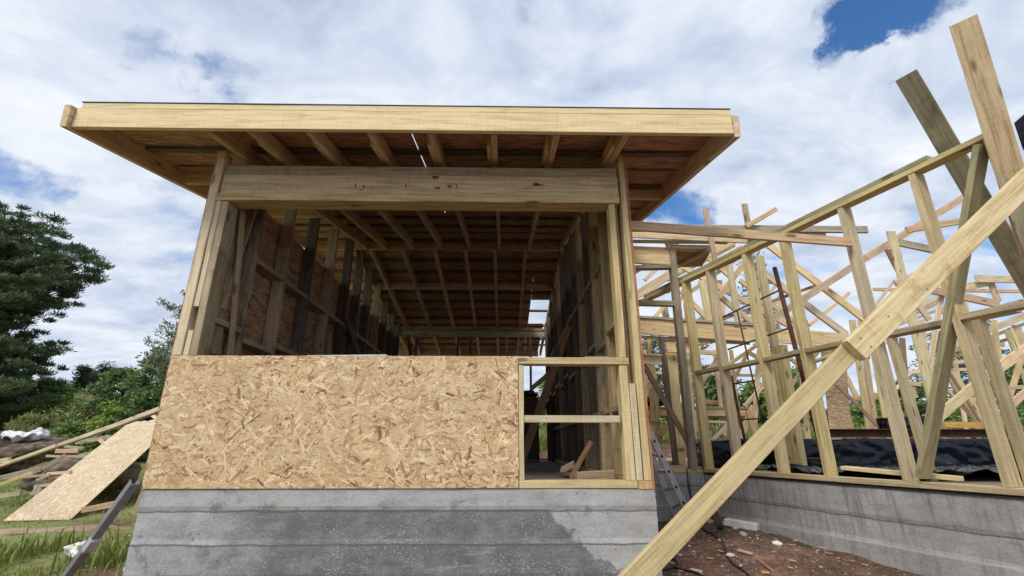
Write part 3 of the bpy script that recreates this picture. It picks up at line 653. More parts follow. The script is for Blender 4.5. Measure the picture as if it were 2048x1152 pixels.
# ================================================================== FRAMES FURTHER BACK, each a standing frame of its own
def rows(root, plane, lst, mat='pine', T=.045):
    for r_ in lst:
        nm, x1, y1, x2, y2, w_ = r_[:6]; mt = r_[6] if len(r_) > 6 else mat; off = r_[7] if len(r_) > 7 else 0
        pb(nm, x1, y1, x2, y2, w_, (plane[0], plane[1]+off), mt, root, T=T)
B1 = empty('braced_wall_frame', on(6.0, 4.6), 'pale wall frame with a deep beam under crossing roof braces behind the long stud wall', 'wall frame')
rows(B1, ('Y', 4.6), [
 ('beam', 1276, 650, 1500, 666, 34), ('beam', 1500, 666, 1740, 685, 29), ('beam_plate', 1276, 673, 1500, 686, 6, 'grey', .05), ('beam_plate', 1276, 633, 1560, 652, 5, 'scrap', -.03),
 ('rafter', 1268, 594, 1345, 545, 17, 'pine', .5), ('rafter', 1345, 545, 1492, 468, 14, 'pine', .5), ('rafter', 1268, 612, 1484, 494, 9, 'pale', .9), ('rafter', 1335, 560, 1470, 490, 6, 'grey', 1.1),
 ('roof_brace', 1538, 489, 1737, 643, 12, 'pine', .10), ('roof_brace', 1520, 538, 1694, 669, 12, 'pine', .16), ('roof_brace', 1365, 532, 1592, 657, 10, 'pine', .22), ('roof_brace', 1440, 592, 1512, 650, 10, 'pine', .15),
 ('roof_brace', 1362, 580, 1414, 636, 9, 'pine', .1), ('roof_brace', 1527, 650, 1735, 514, 14, 'rafter', -.06), ('roof_brace', 1735, 514, 1942, 386, 14, 'rafter', -.06), ('roof_brace', 1447, 637, 1634, 570, 6, 'brown', .3),
 ('roof_brace', 1438, 594, 1490, 526, 11, 'pine', .05), ('roof_brace', 1310, 634, 1332, 608, 8, 'pine', .05),
 ('post', 1405, 560, 1421, 645, 14, 'green', .08), ('post', 1457, 512, 1480, 655, 12, 'green', .02), ('post', 1328, 608, 1334, 638, 12, 'grey', .2), ('post', 1372, 606, 1376, 640, 8, 'pine', .3),
 ('stud', 1323, 676, 1353, 930, 11, 'dark', .02), ('stud', 1341, 676, 1352, 806, 19, 'green', .08), ('stud', 1299, 676, 1302, 745, 6, 'pine', .4), ('stud', 1307, 733, 1323, 920, 9, 'green', .4),
 ('rail', 1283, 719, 1324, 721, 17, 'pine', .02), ('rail', 1283, 708, 1324, 710, 4, 'rafter', -.04), ('rail', 1292, 773, 1337, 775, 6, 'green', .1), ('rail', 1335, 699, 1438, 706, 9, 'pine', -.05), ('rail', 1398, 690, 1436, 679, 5, 'pine', .3),
 ('stud', 1372, 676, 1381, 780, 9, 'green', .12), ('diagonal_brace', 1320, 872, 1442, 712, 11, 'pine', .3), ('diagonal_brace', 1480, 880, 1508, 812, 12, 'green', .3), ('diagonal_brace', 1490, 813, 1532, 766, 8, 'pine', .35), ('stud', 1520, 700, 1508, 880, 9, 'pine', .5),
 ('stud', 1356, 828, 1366, 925, 13, 'green', .25), ('stud', 1385, 820, 1397, 925, 14, 'green', .1), ('stud', 1497, 820, 1520, 905, 9, 'rafter', .25), ('stud', 1560, 700, 1580, 900, 8, 'green', .9),
 ('rail', 1306, 892, 1470, 895, 9, 'rafter', .03), ('rail', 1350, 910, 1475, 912, 9, 'pine', .12), ('rail', 1415, 843, 1458, 845, 5, 'pine', .35), ('rail', 1300, 840, 1320, 841, 5, 'green', .35), ('diagonal_brace', 1422, 884, 1457, 850, 8, 'pale', .3), ('diagonal_brace', 1419, 853, 1462, 884, 7, 'brown', .34),
 ('roof_brace', 1290, 560, 1330, 520, 8, 'pale', 1.2), ('roof_brace', 1345, 610, 1470, 520, 8, 'pale', .8), ('roof_brace', 1400, 500, 1470, 560, 8, 'pine', .7), ('roof_brace', 1480, 560, 1600, 650, 8, 'pale', .9), ('roof_brace', 1560, 560, 1500, 640, 7, 'pale', .9),
 ('roof_brace', 1600, 540, 1530, 630, 7, 'pine', 1.2), ('roof_brace', 1700, 585, 1620, 650, 7, 'pine', 1.0), ('post', 1440, 560, 1449, 640, 8, 'pale', .9), ('post', 1560, 590, 1568, 650, 7, 'pale', .9), ('rail', 1280, 585, 1340, 583, 5, 'pale', 1.1),
 ('stud', 1290, 700, 1300, 870, 6, 'pale', .8), ('stud', 1430, 700, 1450, 870, 7, 'pale', .8), ('stud', 1463, 700, 1480, 870, 7, 'pine', 1.1), ('stud', 1540, 700, 1560, 870, 7, 'pine', 1.1), ('rail', 1290, 745, 1560, 752, 5, 'pale', 1.15), ('roof_brace', 1560, 700, 1680, 790, 7, 'pine', .8), ('roof_brace', 1640, 700, 1560, 800, 7, 'pale', 1.0),
 ('diagonal_brace', 1310, 880, 1342, 846, 9, 'pine', .33), ('rail', 1305, 881, 1335, 883, 7, 'rafter', .3), ('sill_plate', 1290, 925, 1480, 928, 8, 'pine', .1),
 ('stud', 1600, 700, 1618, 880, 9, 'green', 1.2), ('diagonal_brace', 1462, 770, 1500, 700, 7, 'rafter', .6), ('diagonal_brace', 1500, 705, 1560, 740, 7, 'pine', .6), ('roof_brace', 1445, 738, 1530, 680, 7, 'pine', .9), ('diagonal_brace', 1380, 765, 1440, 730, 6, 'rafter', 1.0),
 ])
B2 = empty('far_wall_frame', on(8.5, 6.4), 'jumble of pale studs, rails and braces at the far right behind the wrapped stack', 'wall frame')
rows(B2, ('Y', 4.3), [
 ('post', 1783, 462, 1872, 815, 17, 'green', .0), ('post', 1806, 676, 1822, 880, 10, 'brown', 1.2), ('rail', 1803, 767, 1842, 768, 8, 'pine', 1.0), ('block', 1822, 774, 1831, 796, 13, 'green', .8), ('stud', 1828, 795, 1840, 880, 8, 'green', .9),
 ('rail', 1799, 484, 1870, 499, 13, 'mossy', .05), ('rail', 1815, 459, 1925, 441, 12, 'rafter', -.03), ('rail', 2005, 428, 2026, 424, 11, 'rafter', -.03), ('block', 1792, 566, 1806, 563, 12, 'rafter', 0), ('post', 1776, 498, 1800, 545, 7, 'brown', .03),
 ('roof_brace', 1858, 578, 2000, 608, 14, 'rafter', .1), ('roof_brace', 1826, 627, 1882, 601, 11, 'pine', .8), ('roof_brace', 1836, 606, 1862, 640, 10, 'pine', .6), ('roof_brace', 1858, 758, 1890, 556, 10, 'pale', .2), ('stud', 1926, 600, 1940, 650, 14, 'green', 1.0),
 ('diagonal_brace', 1876, 836, 1954, 770, 21, 'pine', -.2), ('diagonal_brace', 1972, 755, 2075, 684, 21, 'pine', -.2), ('diagonal_brace', 2002, 828, 2060, 780, 15, 'rafter', -.15),
 ('diagonal_brace', 1894, 742, 1960, 842, 11, 'pale', .8), ('diagonal_brace', 1905, 738, 1969, 842, 9, 'pine', .7), ('diagonal_brace', 1892, 774, 1950, 836, 6, 'pale', .9),
 ('rail', 1880, 849, 1968, 850, 12, 'orange', .6), ('rail', 1994, 777, 2060, 773, 8, 'green', .3), ('diagonal_brace', 2018, 838, 2048, 862, 7, 'orange', .2), ('rail', 1908, 725, 1938, 722, 7, 'pine', .9), ('stud', 1990, 640, 2024, 885, 9, 'green', .5),
 ('stud', 1880, 800, 1884, 880, 12, 'green', .9), ('stud', 1852, 830, 1858, 880, 9, 'pine', 1.0), ('diagonal_brace', 2050, 700, 2005, 850, 10, 'pine', .6)])
B3 = empty('far_roof_frame', on(12, 8.5), 'farthest low roof frame with level pale beams just above the posts at the right edge', 'roof frame')
rows(B3, ('Y', 6.8), [
 ('rafter', 1900, 693, 2075, 621, 14, 'pine'), ('rafter', 1900, 706, 2068, 640, 7, 'green', .2), ('rafter', 1900, 716, 2048, 668, 7, 'pine', .3), ('rail', 1748, 578, 2090, 583, 6, 'rafter', .5), ('beam', 1953, 557, 2090, 559, 14, 'pale'),
 ('rafter', 1930, 574, 1985, 563, 14, 'pine', .1), ('post', 1984, 566, 1998, 602, 11, 'rafter', .1), ('post', 2014, 660, 2030, 702, 6, 'mossy'), ('post', 2022, 655, 2042, 700, 7, 'green', .05), ('post', 2034, 650, 2062, 740, 14, 'rafter', .1),
 ('rail', 2040, 571, 2090, 572, 4, 'brown'), ('rafter', 1880, 740, 1990, 700, 5, 'rafter', .6), ('post', 2052, 690, 2100, 880, 12, 'green', .1), ('rafter', 1760, 640, 1900, 585, 7, 'pale', .3), ('rafter', 1770, 660, 1930, 600, 6, 'pine', .6), ('rafter', 1900, 640, 2048, 600, 7, 'pale', .4), ('rafter', 1880, 620, 2010, 690, 7, 'pale', .5), ('post', 1900, 600, 1912, 690, 8, 'pale', .2), ('post', 1965, 620, 1978, 700, 7, 'pine', .3), ('post', 1845, 640, 1872, 860, 7, 'pale', .6), ('post', 1912, 720, 1935, 860, 7, 'pale', .3), ('post', 1960, 720, 1990, 860, 7, 'pine', .4),
 ('rail', 1800, 745, 1940, 738, 6, 'pale', .3), ('rafter', 1790, 780, 1860, 720, 6, 'pale', .4), ('rafter', 1750, 700, 1850, 640, 6, 'pale', .5), ('rail', 1900, 800, 2048, 796, 6, 'pale', .4), ('rafter', 1730, 640, 1790, 560, 6, 'pale', .5),
 ('post', 1935, 690, 1960, 880, 8, 'grey', .7)])
B4 = empty('low_stud_frame', on(9, 6.6), 'row of tall close-set pale studs with a low rail beyond the leaning strand board panel', 'wall frame')
rows(B4, ('Y', 6.2), [
 ('stud', 1706, 640, 1745, 885, 12, 'green'), ('stud', 1722, 640, 1757, 885, 10, 'rafter', .1), ('stud', 1742, 650, 1785, 885, 16, 'green', -.1), ('stud', 1759, 700, 1792, 885, 13, 'green', .05), ('rail', 1702, 797, 1790, 793, 8, 'green', .15),
 ('diagonal_brace', 1688, 742, 1718, 800, 8, 'pale', .2), ('rail', 1650, 717, 1740, 715, 6, 'rafter', .3), ('stud', 1690, 800, 1712, 885, 6, 'green', .3), ('stud', 1735, 800, 1750, 885, 7, 'brown', .3), ('sill_plate', 1680, 885, 1830, 886, 6, 'pine', 0)])

# ================================================================== LOOSE AND LEANING TIMBER AT THE RIGHT
def thing(o, label, cat, group=None): o['kind'] = 'thing'; return tag(o, label, cat, group)
# the long raking prop in the foreground: two boards lapped and nailed
a = atD(1266, 1160, 2.02); j = atD(1699, 702, 2.60); e_ = (j-a).normalized()
PR = empty('timber_prop', a-e_*1.3, 'long raking prop of two lapped sawn boards crossing the foreground at the right', 'prop')
wv = V((-.55, .15, .82)); wv = (wv-e_*wv.dot(e_)).normalized()
view = ((a+j)/2-CAM).normalized(); nn = e_.cross(view).normalized()
wdir = (nn*.955-view*.30*(1 if nn.z > 0 else -1)).normalized()
b0 = a-e_*1.25; b1 = j+e_*.75
board('lower_board', b0, b1, wdir, .098, .045, 'prop', PR, wob=.0015)
th = e_.cross(wdir).normalized(); th = th if th.dot(view) < 0 else -th
u0 = atD(1703, 693, 2.50); c0 = u0+th*.012
eu = (atD(2062, 345, 3.12)-j).normalized(); board('upper_board', j-eu*.03+th*.055, j+eu*3.0+th*.055, wdir, .128, .052, 'stained', PR, wob=.0015)

up_ = bpy.context.scene.objects; ub = [o for o in PR.children if o.name.startswith('upper_board')][0]
def screws(o, spots, r_=.0055, z=None):
    me = o.data; zt_ = max(v.co.z for v in me.vertices); zb_ = min(v.co.z for v in me.vertices)
    for (x, y, sd_) in spots:
        zz = (zt_+.0005) if sd_ > 0 else (zb_-.0005)
        vs_ = [(x+r_*math.cos(k*.785), y+r_*math.sin(k*.785), zz+dz_) for dz_ in (0, .0012*sd_) for k in range(8)]
        s_ = meshobj('nail_head', vs_, [tuple(range(8)), tuple(range(15, 7, -1))]+[(k, (k+1) % 8, (k+1) % 8+8, k+8) for k in range(8)], 'galv', None); s_.parent = o
for sd_ in (-1, 1): screws(ub, [(.07, .03, sd_), (.075, -.035, sd_), (.30, .01, sd_), (.62, -.03, sd_)])
T2 = board('upright_board', atD(2075, 520, 3.36), atD(1926, 42, 3.36), ray(1960, 200).cross(V((0, 0, 1))), .150, .045, 'pine'); thing(T2, 'tall pale upright board at the stud wall end, its cut end highest in the sky', 'board')
T1 = board('leaning_board', atD(2090, 620, 4.0), atD(1812, 150, 4.0), ray(1960, 200).cross(V((.35, 0, 1))), .150, .045, 'mossy'); thing(T1, 'dark greenish board leaning diagonally behind the top plate, left of the tall upright board', 'board')
o = board('leaning_board', atX(1258, 451, 3.40), atW(1702, 485, -.03), (0, 0, 1), .085, .03, 'rafter'); thing(o, 'long thin board from the house roof corner down to the stud wall, lowest crossing board', 'board')
o = pb('crossing_batten', 1262, 455, 1736, 458, 13, ('Y', 2.45), 'scrap', None, T=.04); thing(o, 'straight level batten behind the stud wall top plate, its end jutting out right', 'board')
o = pb('short_board', 1500, 463, 1653, 472, 19, ('Y', 2.50), 'pine', None, T=.03); thing(o, 'short wide pale board nailed along the level batten by the top plate', 'board')
o = pb('upright_batten', 1412, 417, 1434, 530, 9, ('Y', 2.42), 'rafter', None, T=.04); thing(o, 'short upright batten poking above the level boards, the left one', 'board')
o = pb('upright_batten', 1490, 407, 1507, 500, 10, ('Y', 2.56), 'grey', None, T=.04); thing(o, 'upright batten beside the slanting stick, poking up above the level boards', 'board')
o = pb('slanting_stick', 1494, 452, 1553, 417, 9, ('Y', 2.40), 'rafter', None, T=.04); thing(o, 'short slanting stick pointing up to the right above the level boards', 'board')
o = board('lying_board', atW(1688, 936, .20)+V((0, 0, .0)), atW(1920, 957, .20), WN, .09, .034, 'pale'); thing(o, 'fresh pale board lying loose on the sill between the stud feet', 'board')
pts = [atD(2028, 246, 3.0), atD(2075, 205, 3.0), atD(2080, 300, 3.05), atD(2046, 300, 3.0)]
o = quadslab('plastic_flap', pts, .004, 'plastic'); thing(o, 'scrap of grey-black plastic film flapping at the top right edge', 'plastic sheet')

# rusty steel frame leaning behind the studs
RS = empty('rusty_steel_frame', atW(1665, 935, .30), 'narrow rusty steel ladder-like frame with welded rungs leaning behind the studs', 'steel frame')
Rw = lambda x, y, o_=.26: atW(x, y, o_)
tube('upright_pipe', [Rw(1549, 535), Rw(1601, 735), Rw(1655, 945)], .024, 'rust', RS)
tube('upright_bar', [Rw(1474, 620), Rw(1500, 735), Rw(1530, 862)], .010, 'rust', RS, 6)
tube('upright_pipe', [Rw(1463, 752), Rw(1478, 830), Rw(1496, 905)], .017, 'rust', RS)
for (x1, y1, x2, y2) in ((1446, 634, 1562, 579), (1456, 699, 1584, 654), (1466, 768, 1509, 761), (1480, 839, 1524, 837), (1500, 900, 1540, 895)): tube('rung', [Rw(x1, y1), Rw(x2, y2)], .010, 'rust', RS, 6)

# black plastic over a stack, steel beam on it, floor sheet
def crumple(name, x0, x1, y0, y1, z0_, z1_, nx, ny, nz, amp, seed, mat, label, cat):
    """closed wrapped block with folds"""
    bm = bmesh.new(); bmesh.ops.create_cube(bm, size=1)
    for v in bm.verts: v.co = V((x0+(v.co.x+.5)*(x1-x0), y0+(v.co.y+.5)*(y1-y0), z0_+(v.co.z+.5)*(z1_-z0_)))
    for ax, n_ in ((0, nx), (1, ny), (2, nz)):
        lo = (x0, y0, z0_)[ax]; hi = (x1, y1, z1_)[ax]
        for i in range(1, n_):
            pl_ = V((0, 0, 0)); pl_[ax] = lo+(hi-lo)*i/n_; nr = V((0, 0, 0)); nr[ax] = 1
            bmesh.ops.bisect_plane(bm, geom=bm.verts[:]+bm.edges[:]+bm.faces[:], plane_co=pl_, plane_no=nr)
    bm.normal_update()
    for v in bm.verts:
        c = v.co; q = V((c.x*1.6+seed, c.y*1.6, c.z*3.0)); 
        rr = (1-abs(noise.noise(q*2.2+V((noise.noise(q*3)*.8, 0, 0)))*2))*.6+(1-abs(noise.noise(q*5.5))*2)*.3
        d = amp*(rr-.4)
        v.co = c+v.normal*d
    me = bpy.data.meshes.new(name); bm.to_mesh(me); bm.free(); me.materials.append(M[mat])
    me.polygons.foreach_set('use_smooth', [True]*len(me.polygons))
    o = bpy.data.objects.new(name, me); COL.objects.link(o); return thing(o, label, cat)
ps = empty('x', (0, 0, 0)); bpy.data.objects.remove(ps)
crumple('plastic_wrapped_stack', 5.62, 10.5, 2.45, 3.7, .0, .335, 150, 16, 14, .035, 3, 'plastic', 'long low stack wrapped in glossy black plastic behind the right studs', 'wrapped stack')
crumple('plastic_wrapped_stack', 5.0, 5.58, 2.95, 3.8, .0, .34, 24, 14, 14, .04, 8, 'plastic', 'smaller black plastic bundle at the left end of the long stack', 'wrapped stack')
crumple('plastic_heap', 7.12, 7.52, 2.55, 2.85, .46, .60, 18, 14, 8, .04, 12, 'plastic', 'small heap of folded black plastic lying on the steel beam', 'plastic heap')
ns = 170; nt_ = 40; vs = []; 
for jn in range(nt_+1):
    for i in range(ns+1):
        x = 4.95+5.2*i/ns; y = .9+1.6*jn/nt_
        q = V((x*1.4+y*.5, y*2.6, 7)); zz = .008+.05*max(0, 1-abs(noise.noise(q*1.3)*3.2))+.02*max(0, 1-abs(noise.noise(q*3.7)*3))
        edge = (WB-V((x, y, 0))).dot(WN)+.16
        vs.append((x, y, zz if edge < 0 else -.03))
fs = [(a_*(ns+1)+i, a_*(ns+1)+i+1, (a_+1)*(ns+1)+i+1, (a_+1)*(ns+1)+i) for a_ in range(nt_) for i in range(ns) if (WB-V((vs[a_*(ns+1)+i][0], vs[a_*(ns+1)+i][1], 0))).dot(WN)+.16 < 0]
o = meshobj('floor_plastic', vs, fs, 'plastic', smooth=True); thing(o, 'black plastic sheet spread in loose folds on the floor in front of the wrapped stack', 'plastic sheet')
SB = empty('steel_beam', (6.2, 2.55, .40), 'rust-brown steel beam lying along the top of the plastic-wrapped stack', 'steel beam')
zt_ = .355
box('flange', (6.24, 2.46, zt_), (11, 2.60, zt_+.010), 'rust', SB); box('web', (6.24, 2.525, zt_+.011), (11, 2.535, zt_+.088), 'rust', SB, along=0); box('flange', (6.24, 2.46, zt_+.089), (11, 2.60, zt_+.099), 'rust', SB)
o = tube('rusty_bar', [atY(1575, 916, 2.35), atY(1660, 918, 2.35)], .012, 'rust', None, 6); thing(o, 'thin rusty bar lying across the floor plastic in front of the small bundle', 'steel bar')
# concrete floor of the wing
fl = quadslab('wing_floor', [V((4.86, 2.9, -.03)), V((5.9, -.25, -.03)), V((14, -.25, -.03)), V((14, 9, -.03))][::1], .12, 'sand'); tag(fl, kind='structure')
fl2 = quadslab('wing_floor', [V((3.36, 2.97, -.035)), V((4.85, 2.97, -.035)), V((13.9, 9.02, -.035)), V((3.36, 9.02, -.035))], .12, 'sand'); tag(fl2, kind='structure')
# strand board panel standing among the far frames
pq = [atY(1640, 692, 5.4), atY(1690, 695, 5.4), atY(1703, 885, 5.4), atY(1662, 885, 5.4)]
o = quadslab('standing_strand_board', pq, .012, 'osb_far'); thing(o, 'tall strip of strand board standing upright behind the studs with a reddish edge', 'strand board')
o = board('leaning_batten', atY(1672, 768, 4.9), atY(1768, 864, 4.9), (0, 0, 1), .06, .03, 'brown'); thing(o, 'brown batten slanting down to the right past the standing strand board panel', 'board')

# work bench with things on it
BN = empty('work_bench', on(6, 5.4), 'rough wooden work bench under the deep beam with clutter on top', 'bench')
bz = atY(1400, 813, 5.2).z; bx0, bx1 = atY(1290, 813, 5.2).x, atY(1517, 815, 5.2).x
box('bench_top', (bx0, 5.2, bz-.04), (bx1, 6.0, bz), 'grey', BN, along=0)
box('apron', (bx0+.03, 5.22, bz-.16), (bx1-.04, 5.25, bz-.045), 'rafter', BN, along=0); box('apron', (bx0+.03, 5.90, bz-.16), (bx1-.04, 5.93, bz-.045), 'rafter', BN, along=0)
for x in (bx0+.05, bx1-.12):
    for y in (5.26, 5.86): box('leg', (x, y, -.03), (x+.09, y+.05, bz-.045), 'rafter', BN, along=2)
o = pb('bench_board', 1412, 803, 1440, 806, 8, ('Y', 5.5), 'rafter', None, T=.05); thing(o, 'short board end lying on the work bench near its middle', 'board')
o = board('scrap_wedge', atY(1334, 806, 5.35), atY(1357, 803, 5.35), (0, 1, .3), .12, .05, 'brown'); thing(o, 'brown split board lying across the bench top left of its middle', 'board')
bm = bmesh.new(); bmesh.ops.create_icosphere(bm, subdivisions=3, radius=1)
for v in bm.verts: v.co = V((v.co.x*.24, v.co.y*.16, v.co.z*.085))*(1+noise.noise(v.co*2.5)*.8)
me = bpy.data.meshes.new('black_bag'); bm.to_mesh(me); bm.free(); me.materials.append(M['black']); o = bpy.data.objects.new('black_bag', me); COL.objects.link(o)
o.location = atY(1304, 806, 5.4); thing(o, 'crumpled black bag on the left end of the work bench', 'bag')

# aluminium ladder between the house and the wing
LD = empty('aluminium_ladder', atY(1362, 1024, 2.55), 'aluminium ladder leaning behind the house corner with its feet in the dirt', 'ladder')
rA0, rA1 = atY(1374, 1022, 2.40), atY(1276, 813, 2.20); rB0, rB1 = atY(1352, 1036, 2.62), atY(1258, 790, 2.42)
for A_, B_ in ((rA0, rA1), (rB0, rB1)):
    dd = (B_-A_).normalized(); r_ = board('rail', A_, B_, V((1, 0, .45)), .068, .026, 'steel', LD, wob=0)
    board('foot', A_-dd*.09, A_+dd*.03, V((1, 0, .45)), .078, .034, 'black', r_, wob=0)
for k in range(7):
    f_ = .08+k*.145; p1 = rA0.lerp(rA1, f_); p2 = rB0.lerp(rB1, f_); board('rung', p1, p2, (rA1-rA0), .035, .028, 'steel', LD, wob=0)
    d_ = (rA1-rA0).normalized(); q = p1+V((0, -.0145, 0)); board('rung_end', q-V((0, .002, 0)), q+V((0, .003, 0)), d_, .030, .026, 'black', LD, wob=0, n=1)
# small things in the dirt
def pebble(name, p, sx, sy, sz, mat, seed, sub=2):
    bm = bmesh.new(); bmesh.ops.create_icosphere(bm, subdivisions=sub, radius=1)
    for v in bm.verts: c = v.co.copy(); v.co = V((c.x*sx, c.y*sy, c.z*sz))*(1+noise.noise(c*1.4+V((seed, 0, 0)))*.45)
    me = bpy.data.meshes.new(name); bm.to_mesh(me); bm.free(); me.materials.append(M[mat]); me.polygons.foreach_set('use_smooth', [True]*len(me.polygons))
    o = bpy.data.objects.new(name, me); COL.objects.link(o); o.location = p; o.rotation_euler = (0, 0, seed); return o
def groundhit(x, y):
    d = ray(x, y); t_ = 1.0
    while t_ < 60:
        p = CAM+d*t_
        if p.z < gz(p.x, p.y): return p
        t_ += .02
    return CAM+d*t_
gh = groundhit
q = gh(1484, 1056); F_ = empty('foam_block', q, 'white polystyrene block lying in the dirt against the streaked foundation', 'foam block')
bm = bmesh.new(); bmesh.ops.create_cube(bm, size=1)
for v in bm.verts: v.co = V((v.co.x*.34, v.co.y*.10, v.co.z*.075))
bmesh.ops.bevel(bm, geom=bm.edges[:], offset=.012, segments=3, affect='EDGES', profile=.5)
bpy.data.objects.remove(F_); me = bpy.data.meshes.new('foam_block'); bm.to_mesh(me); bm.free(); me.materials.append(M['white'])
o = bpy.data.objects.new('foam_block', me); COL.objects.link(o); o.location = q+V((0, 0, .035)); o.rotation_euler = (0, .06, math.radians(-48)); thing(o, 'white polystyrene block lying in the dirt against the streaked foundation', 'foam block')
for i, (x, y, s_, lb) in enumerate(((1319, 1036, .055, 'flat white stone at the foot of the house foundation, in front of the ladder'), (1462, 1114, .035, 'round pale stone beside the bend of the black cable'), (1420, 1046, .05, 'grey stone left of the wooden stub'), (1447, 1051, .05, 'whitish stone just right of the wooden stub'),
                                  (1487, 1071, .04, 'flat pale fragment below the polystyrene block'), (1473, 1058, .035, 'brown stone at the left end of the polystyrene block'), (1555, 1090, .04, 'white stone against the streaked foundation, below the wall'), (1420, 1023, .035, 'small grey stone behind the raking prop'), (1360, 1112, .025, 'small white chip stone under the raking prop'))):
    q = gh(x, y); o = pebble('stone', q+V((0, 0, s_*.3)), s_*1.25, s_*.9, s_*.55, 'white' if i in (0, 6) else 'brown' if False else 'stone', i*1.7+1); thing(o, lb, 'stone', 'stones lying in the dirt')
o = board('wooden_stub', gh(1443, 1052)-V((0, 0, .05)), atD(1428, 1018, 4.7), (1, 0, 0), .07, .045, 'scrap'); thing(o, 'short wooden stub sticking up from the dirt behind the raking prop', 'board')
def cable(name, pts, r_, label, dz=.012):
    P = [gh(x, y)+V((0, 0, dz)) for x, y in pts]; out = []
    for i in range(len(P)-1):
        p0, p1, p2, p3 = P[max(i-1, 0)], P[i], P[i+1], P[min(i+2, len(P)-1)]
        for k in range(6):
            t_ = k/6; c = .5*((2*p1)+(p2-p0)*t_+(2*p0-5*p1+4*p2-p3)*t_*t_+(3*p1-p0-3*p2+p3)*t_**3); c.z = gz(c.x, c.y)+dz; out.append(c)
    out.append(P[-1]); o = tube(name, out, r_, 'black', None, 6); thing(o, label, 'cable'); return o
cable('black_cable', [(1385, 1042), (1402, 1056), (1430, 1074), (1448, 1092), (1453, 1112), (1466, 1132), (1492, 1150), (1520, 1175)], .009, 'black cable curving down the dirt slope past the round stone')
cable('black_cable', [(1322, 1145), (1345, 1138), (1354, 1128), (1345, 1120), (1338, 1116)], .010, 'short loop of black cable at the foot of the house foundation')
cable('black_cable', [(1345, 1137), (1368, 1144), (1392, 1150), (1410, 1160)], .008, 'black cable end running to the bottom edge beside the wood chips')
cx = [(4.62, 2.78, .02), (4.60, 2.82, -.02), (4.60, 2.825, -.2), (4.63, 2.82, -.45), (4.70, 2.80, -.62)]
o = tube('hanging_cable', [V(c) for c in cx], .008, 'black', None, 6); thing(o, 'thin dark cable hanging down the foundation behind the ladder', 'cable')

# ---- inside the house, seen through the low opening
o = board('raking_brace', (2.55, 3.2, -.0), atY(1166, 572, 3.0), (1, 0, -.6), .10, .045, 'brown'); thing(o, 'dark brown raking board with nailed cleats leaning inside the house', 'board')
A_ = V((2.55, 3.2, 0)); B_ = atY(1166, 572, 3.0)
for f_ in (.62, .86): q = A_.lerp(B_, f_); o2 = box('cleat', q+V((-.10, -.05, -.07)), q+V((-.02, .03, .07)), 'dark', o)
o = pb('short_brace', 1062, 778, 1100, 746, 9, ('Y', 3.2), 'brown', None, T=.03); thing(o, 'short brown board branching from the raking brace inside the house', 'board')
def bb(name, x1, y1, x2, y2, w_, Y, mat, label, T=.04): o = pb(name, x1, y1, x2, y2, w_, ('Y', Y), mat, None, T=T); return thing(o, label, 'board')
o = board('floor_offcut', (2.93, 1.05, .0), (3.11, .98, .30), (0, 1, 0), .11, .03, 'brown'); thing(o, 'reddish board offcut tilted up against the wall inside the opening', 'board')
o = board('floor_offcut', (2.88, .40, .045), (3.17, .46, .055), (0, 0, 1), .075, .06, 'rafter'); thing(o, 'thick short offcut lying inside the opening behind the right stud', 'board')
o = board('floor_offcut', (2.90, 1.5, .04), (3.02, 1.45, .10), (0, 1, .3), .10, .03, 'rafter'); thing(o, 'small pale offcut lying on the floor behind the tilted reddish board', 'board')
o = board('floor_offcut', (2.86, 1.2, .02), (3.18, 1.3, .03), (0, 1, 0), .22, .02, 'dark'); thing(o, 'dark flat board lying on the floor under the tilted offcut', 'board')
CB = empty('tool_cabinet', (2.55, 5.4, 0), 'dark strand board cabinet at the back of the house with a black case on it', 'cabinet')
cx0, cx1 = atY(1040, 800, 5.6).x, atY(1077, 800, 5.6).x; zt2 = atY(1060, 797, 5.6).z; zb2 = 0.0
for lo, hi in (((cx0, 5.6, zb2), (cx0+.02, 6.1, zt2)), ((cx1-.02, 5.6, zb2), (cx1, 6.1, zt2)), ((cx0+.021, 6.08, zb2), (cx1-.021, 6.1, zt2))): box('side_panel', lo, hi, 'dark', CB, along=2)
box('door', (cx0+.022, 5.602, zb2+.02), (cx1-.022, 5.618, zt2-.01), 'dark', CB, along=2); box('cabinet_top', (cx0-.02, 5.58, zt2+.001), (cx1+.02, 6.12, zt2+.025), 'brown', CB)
o = pebble('black_case', V(((cx0+cx1)/2, 5.8, zt2+.09)), .22, .16, .09, 'black', 2, 3); thing(o, 'rounded black case on top of the tool cabinet at the back of the house', 'case')
TB = empty('side_table', (3.3, 5.0, 0), 'small dark table at the back of the house with a power tool on it', 'table')
tx0, tx1 = atY(1092, 810, 5.2).x, atY(1150, 810, 5.2).x; tz = atY(1110, 808, 5.2).z
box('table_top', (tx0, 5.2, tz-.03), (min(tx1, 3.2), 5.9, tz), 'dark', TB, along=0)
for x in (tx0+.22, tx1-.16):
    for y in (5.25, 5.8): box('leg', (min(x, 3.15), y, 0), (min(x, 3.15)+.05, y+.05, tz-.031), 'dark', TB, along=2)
o = pebble('power_tool', V((tx0+.42, 5.4, tz+.06)), .09, .07, .07, 'teal', 4, 3); thing(o, 'dark blue power tool on the small table at the back of the house', 'power tool')
o = tube('tool_hose', [V((tx0+.0, 5.35, tz+.01)), V((tx0+.12, 5.33, tz+.05)), V((tx0+.26, 5.35, tz+.16)), V((tx0+.36, 5.38, tz+.15)), V((tx0+.42, 5.4, tz+.08))], .012, 'black', None, 6); thing(o, 'black hose arching over the small table beside the power tool', 'hose')
CH = empty('work_stool', (tx0+.4, 4.7, 0), 'low black stool in front of the small table at the back of the house', 'stool')
box('seat', (tx0+.22, 4.6, .40), (tx0+.52, 4.9, .44), 'black', CH, along=0)
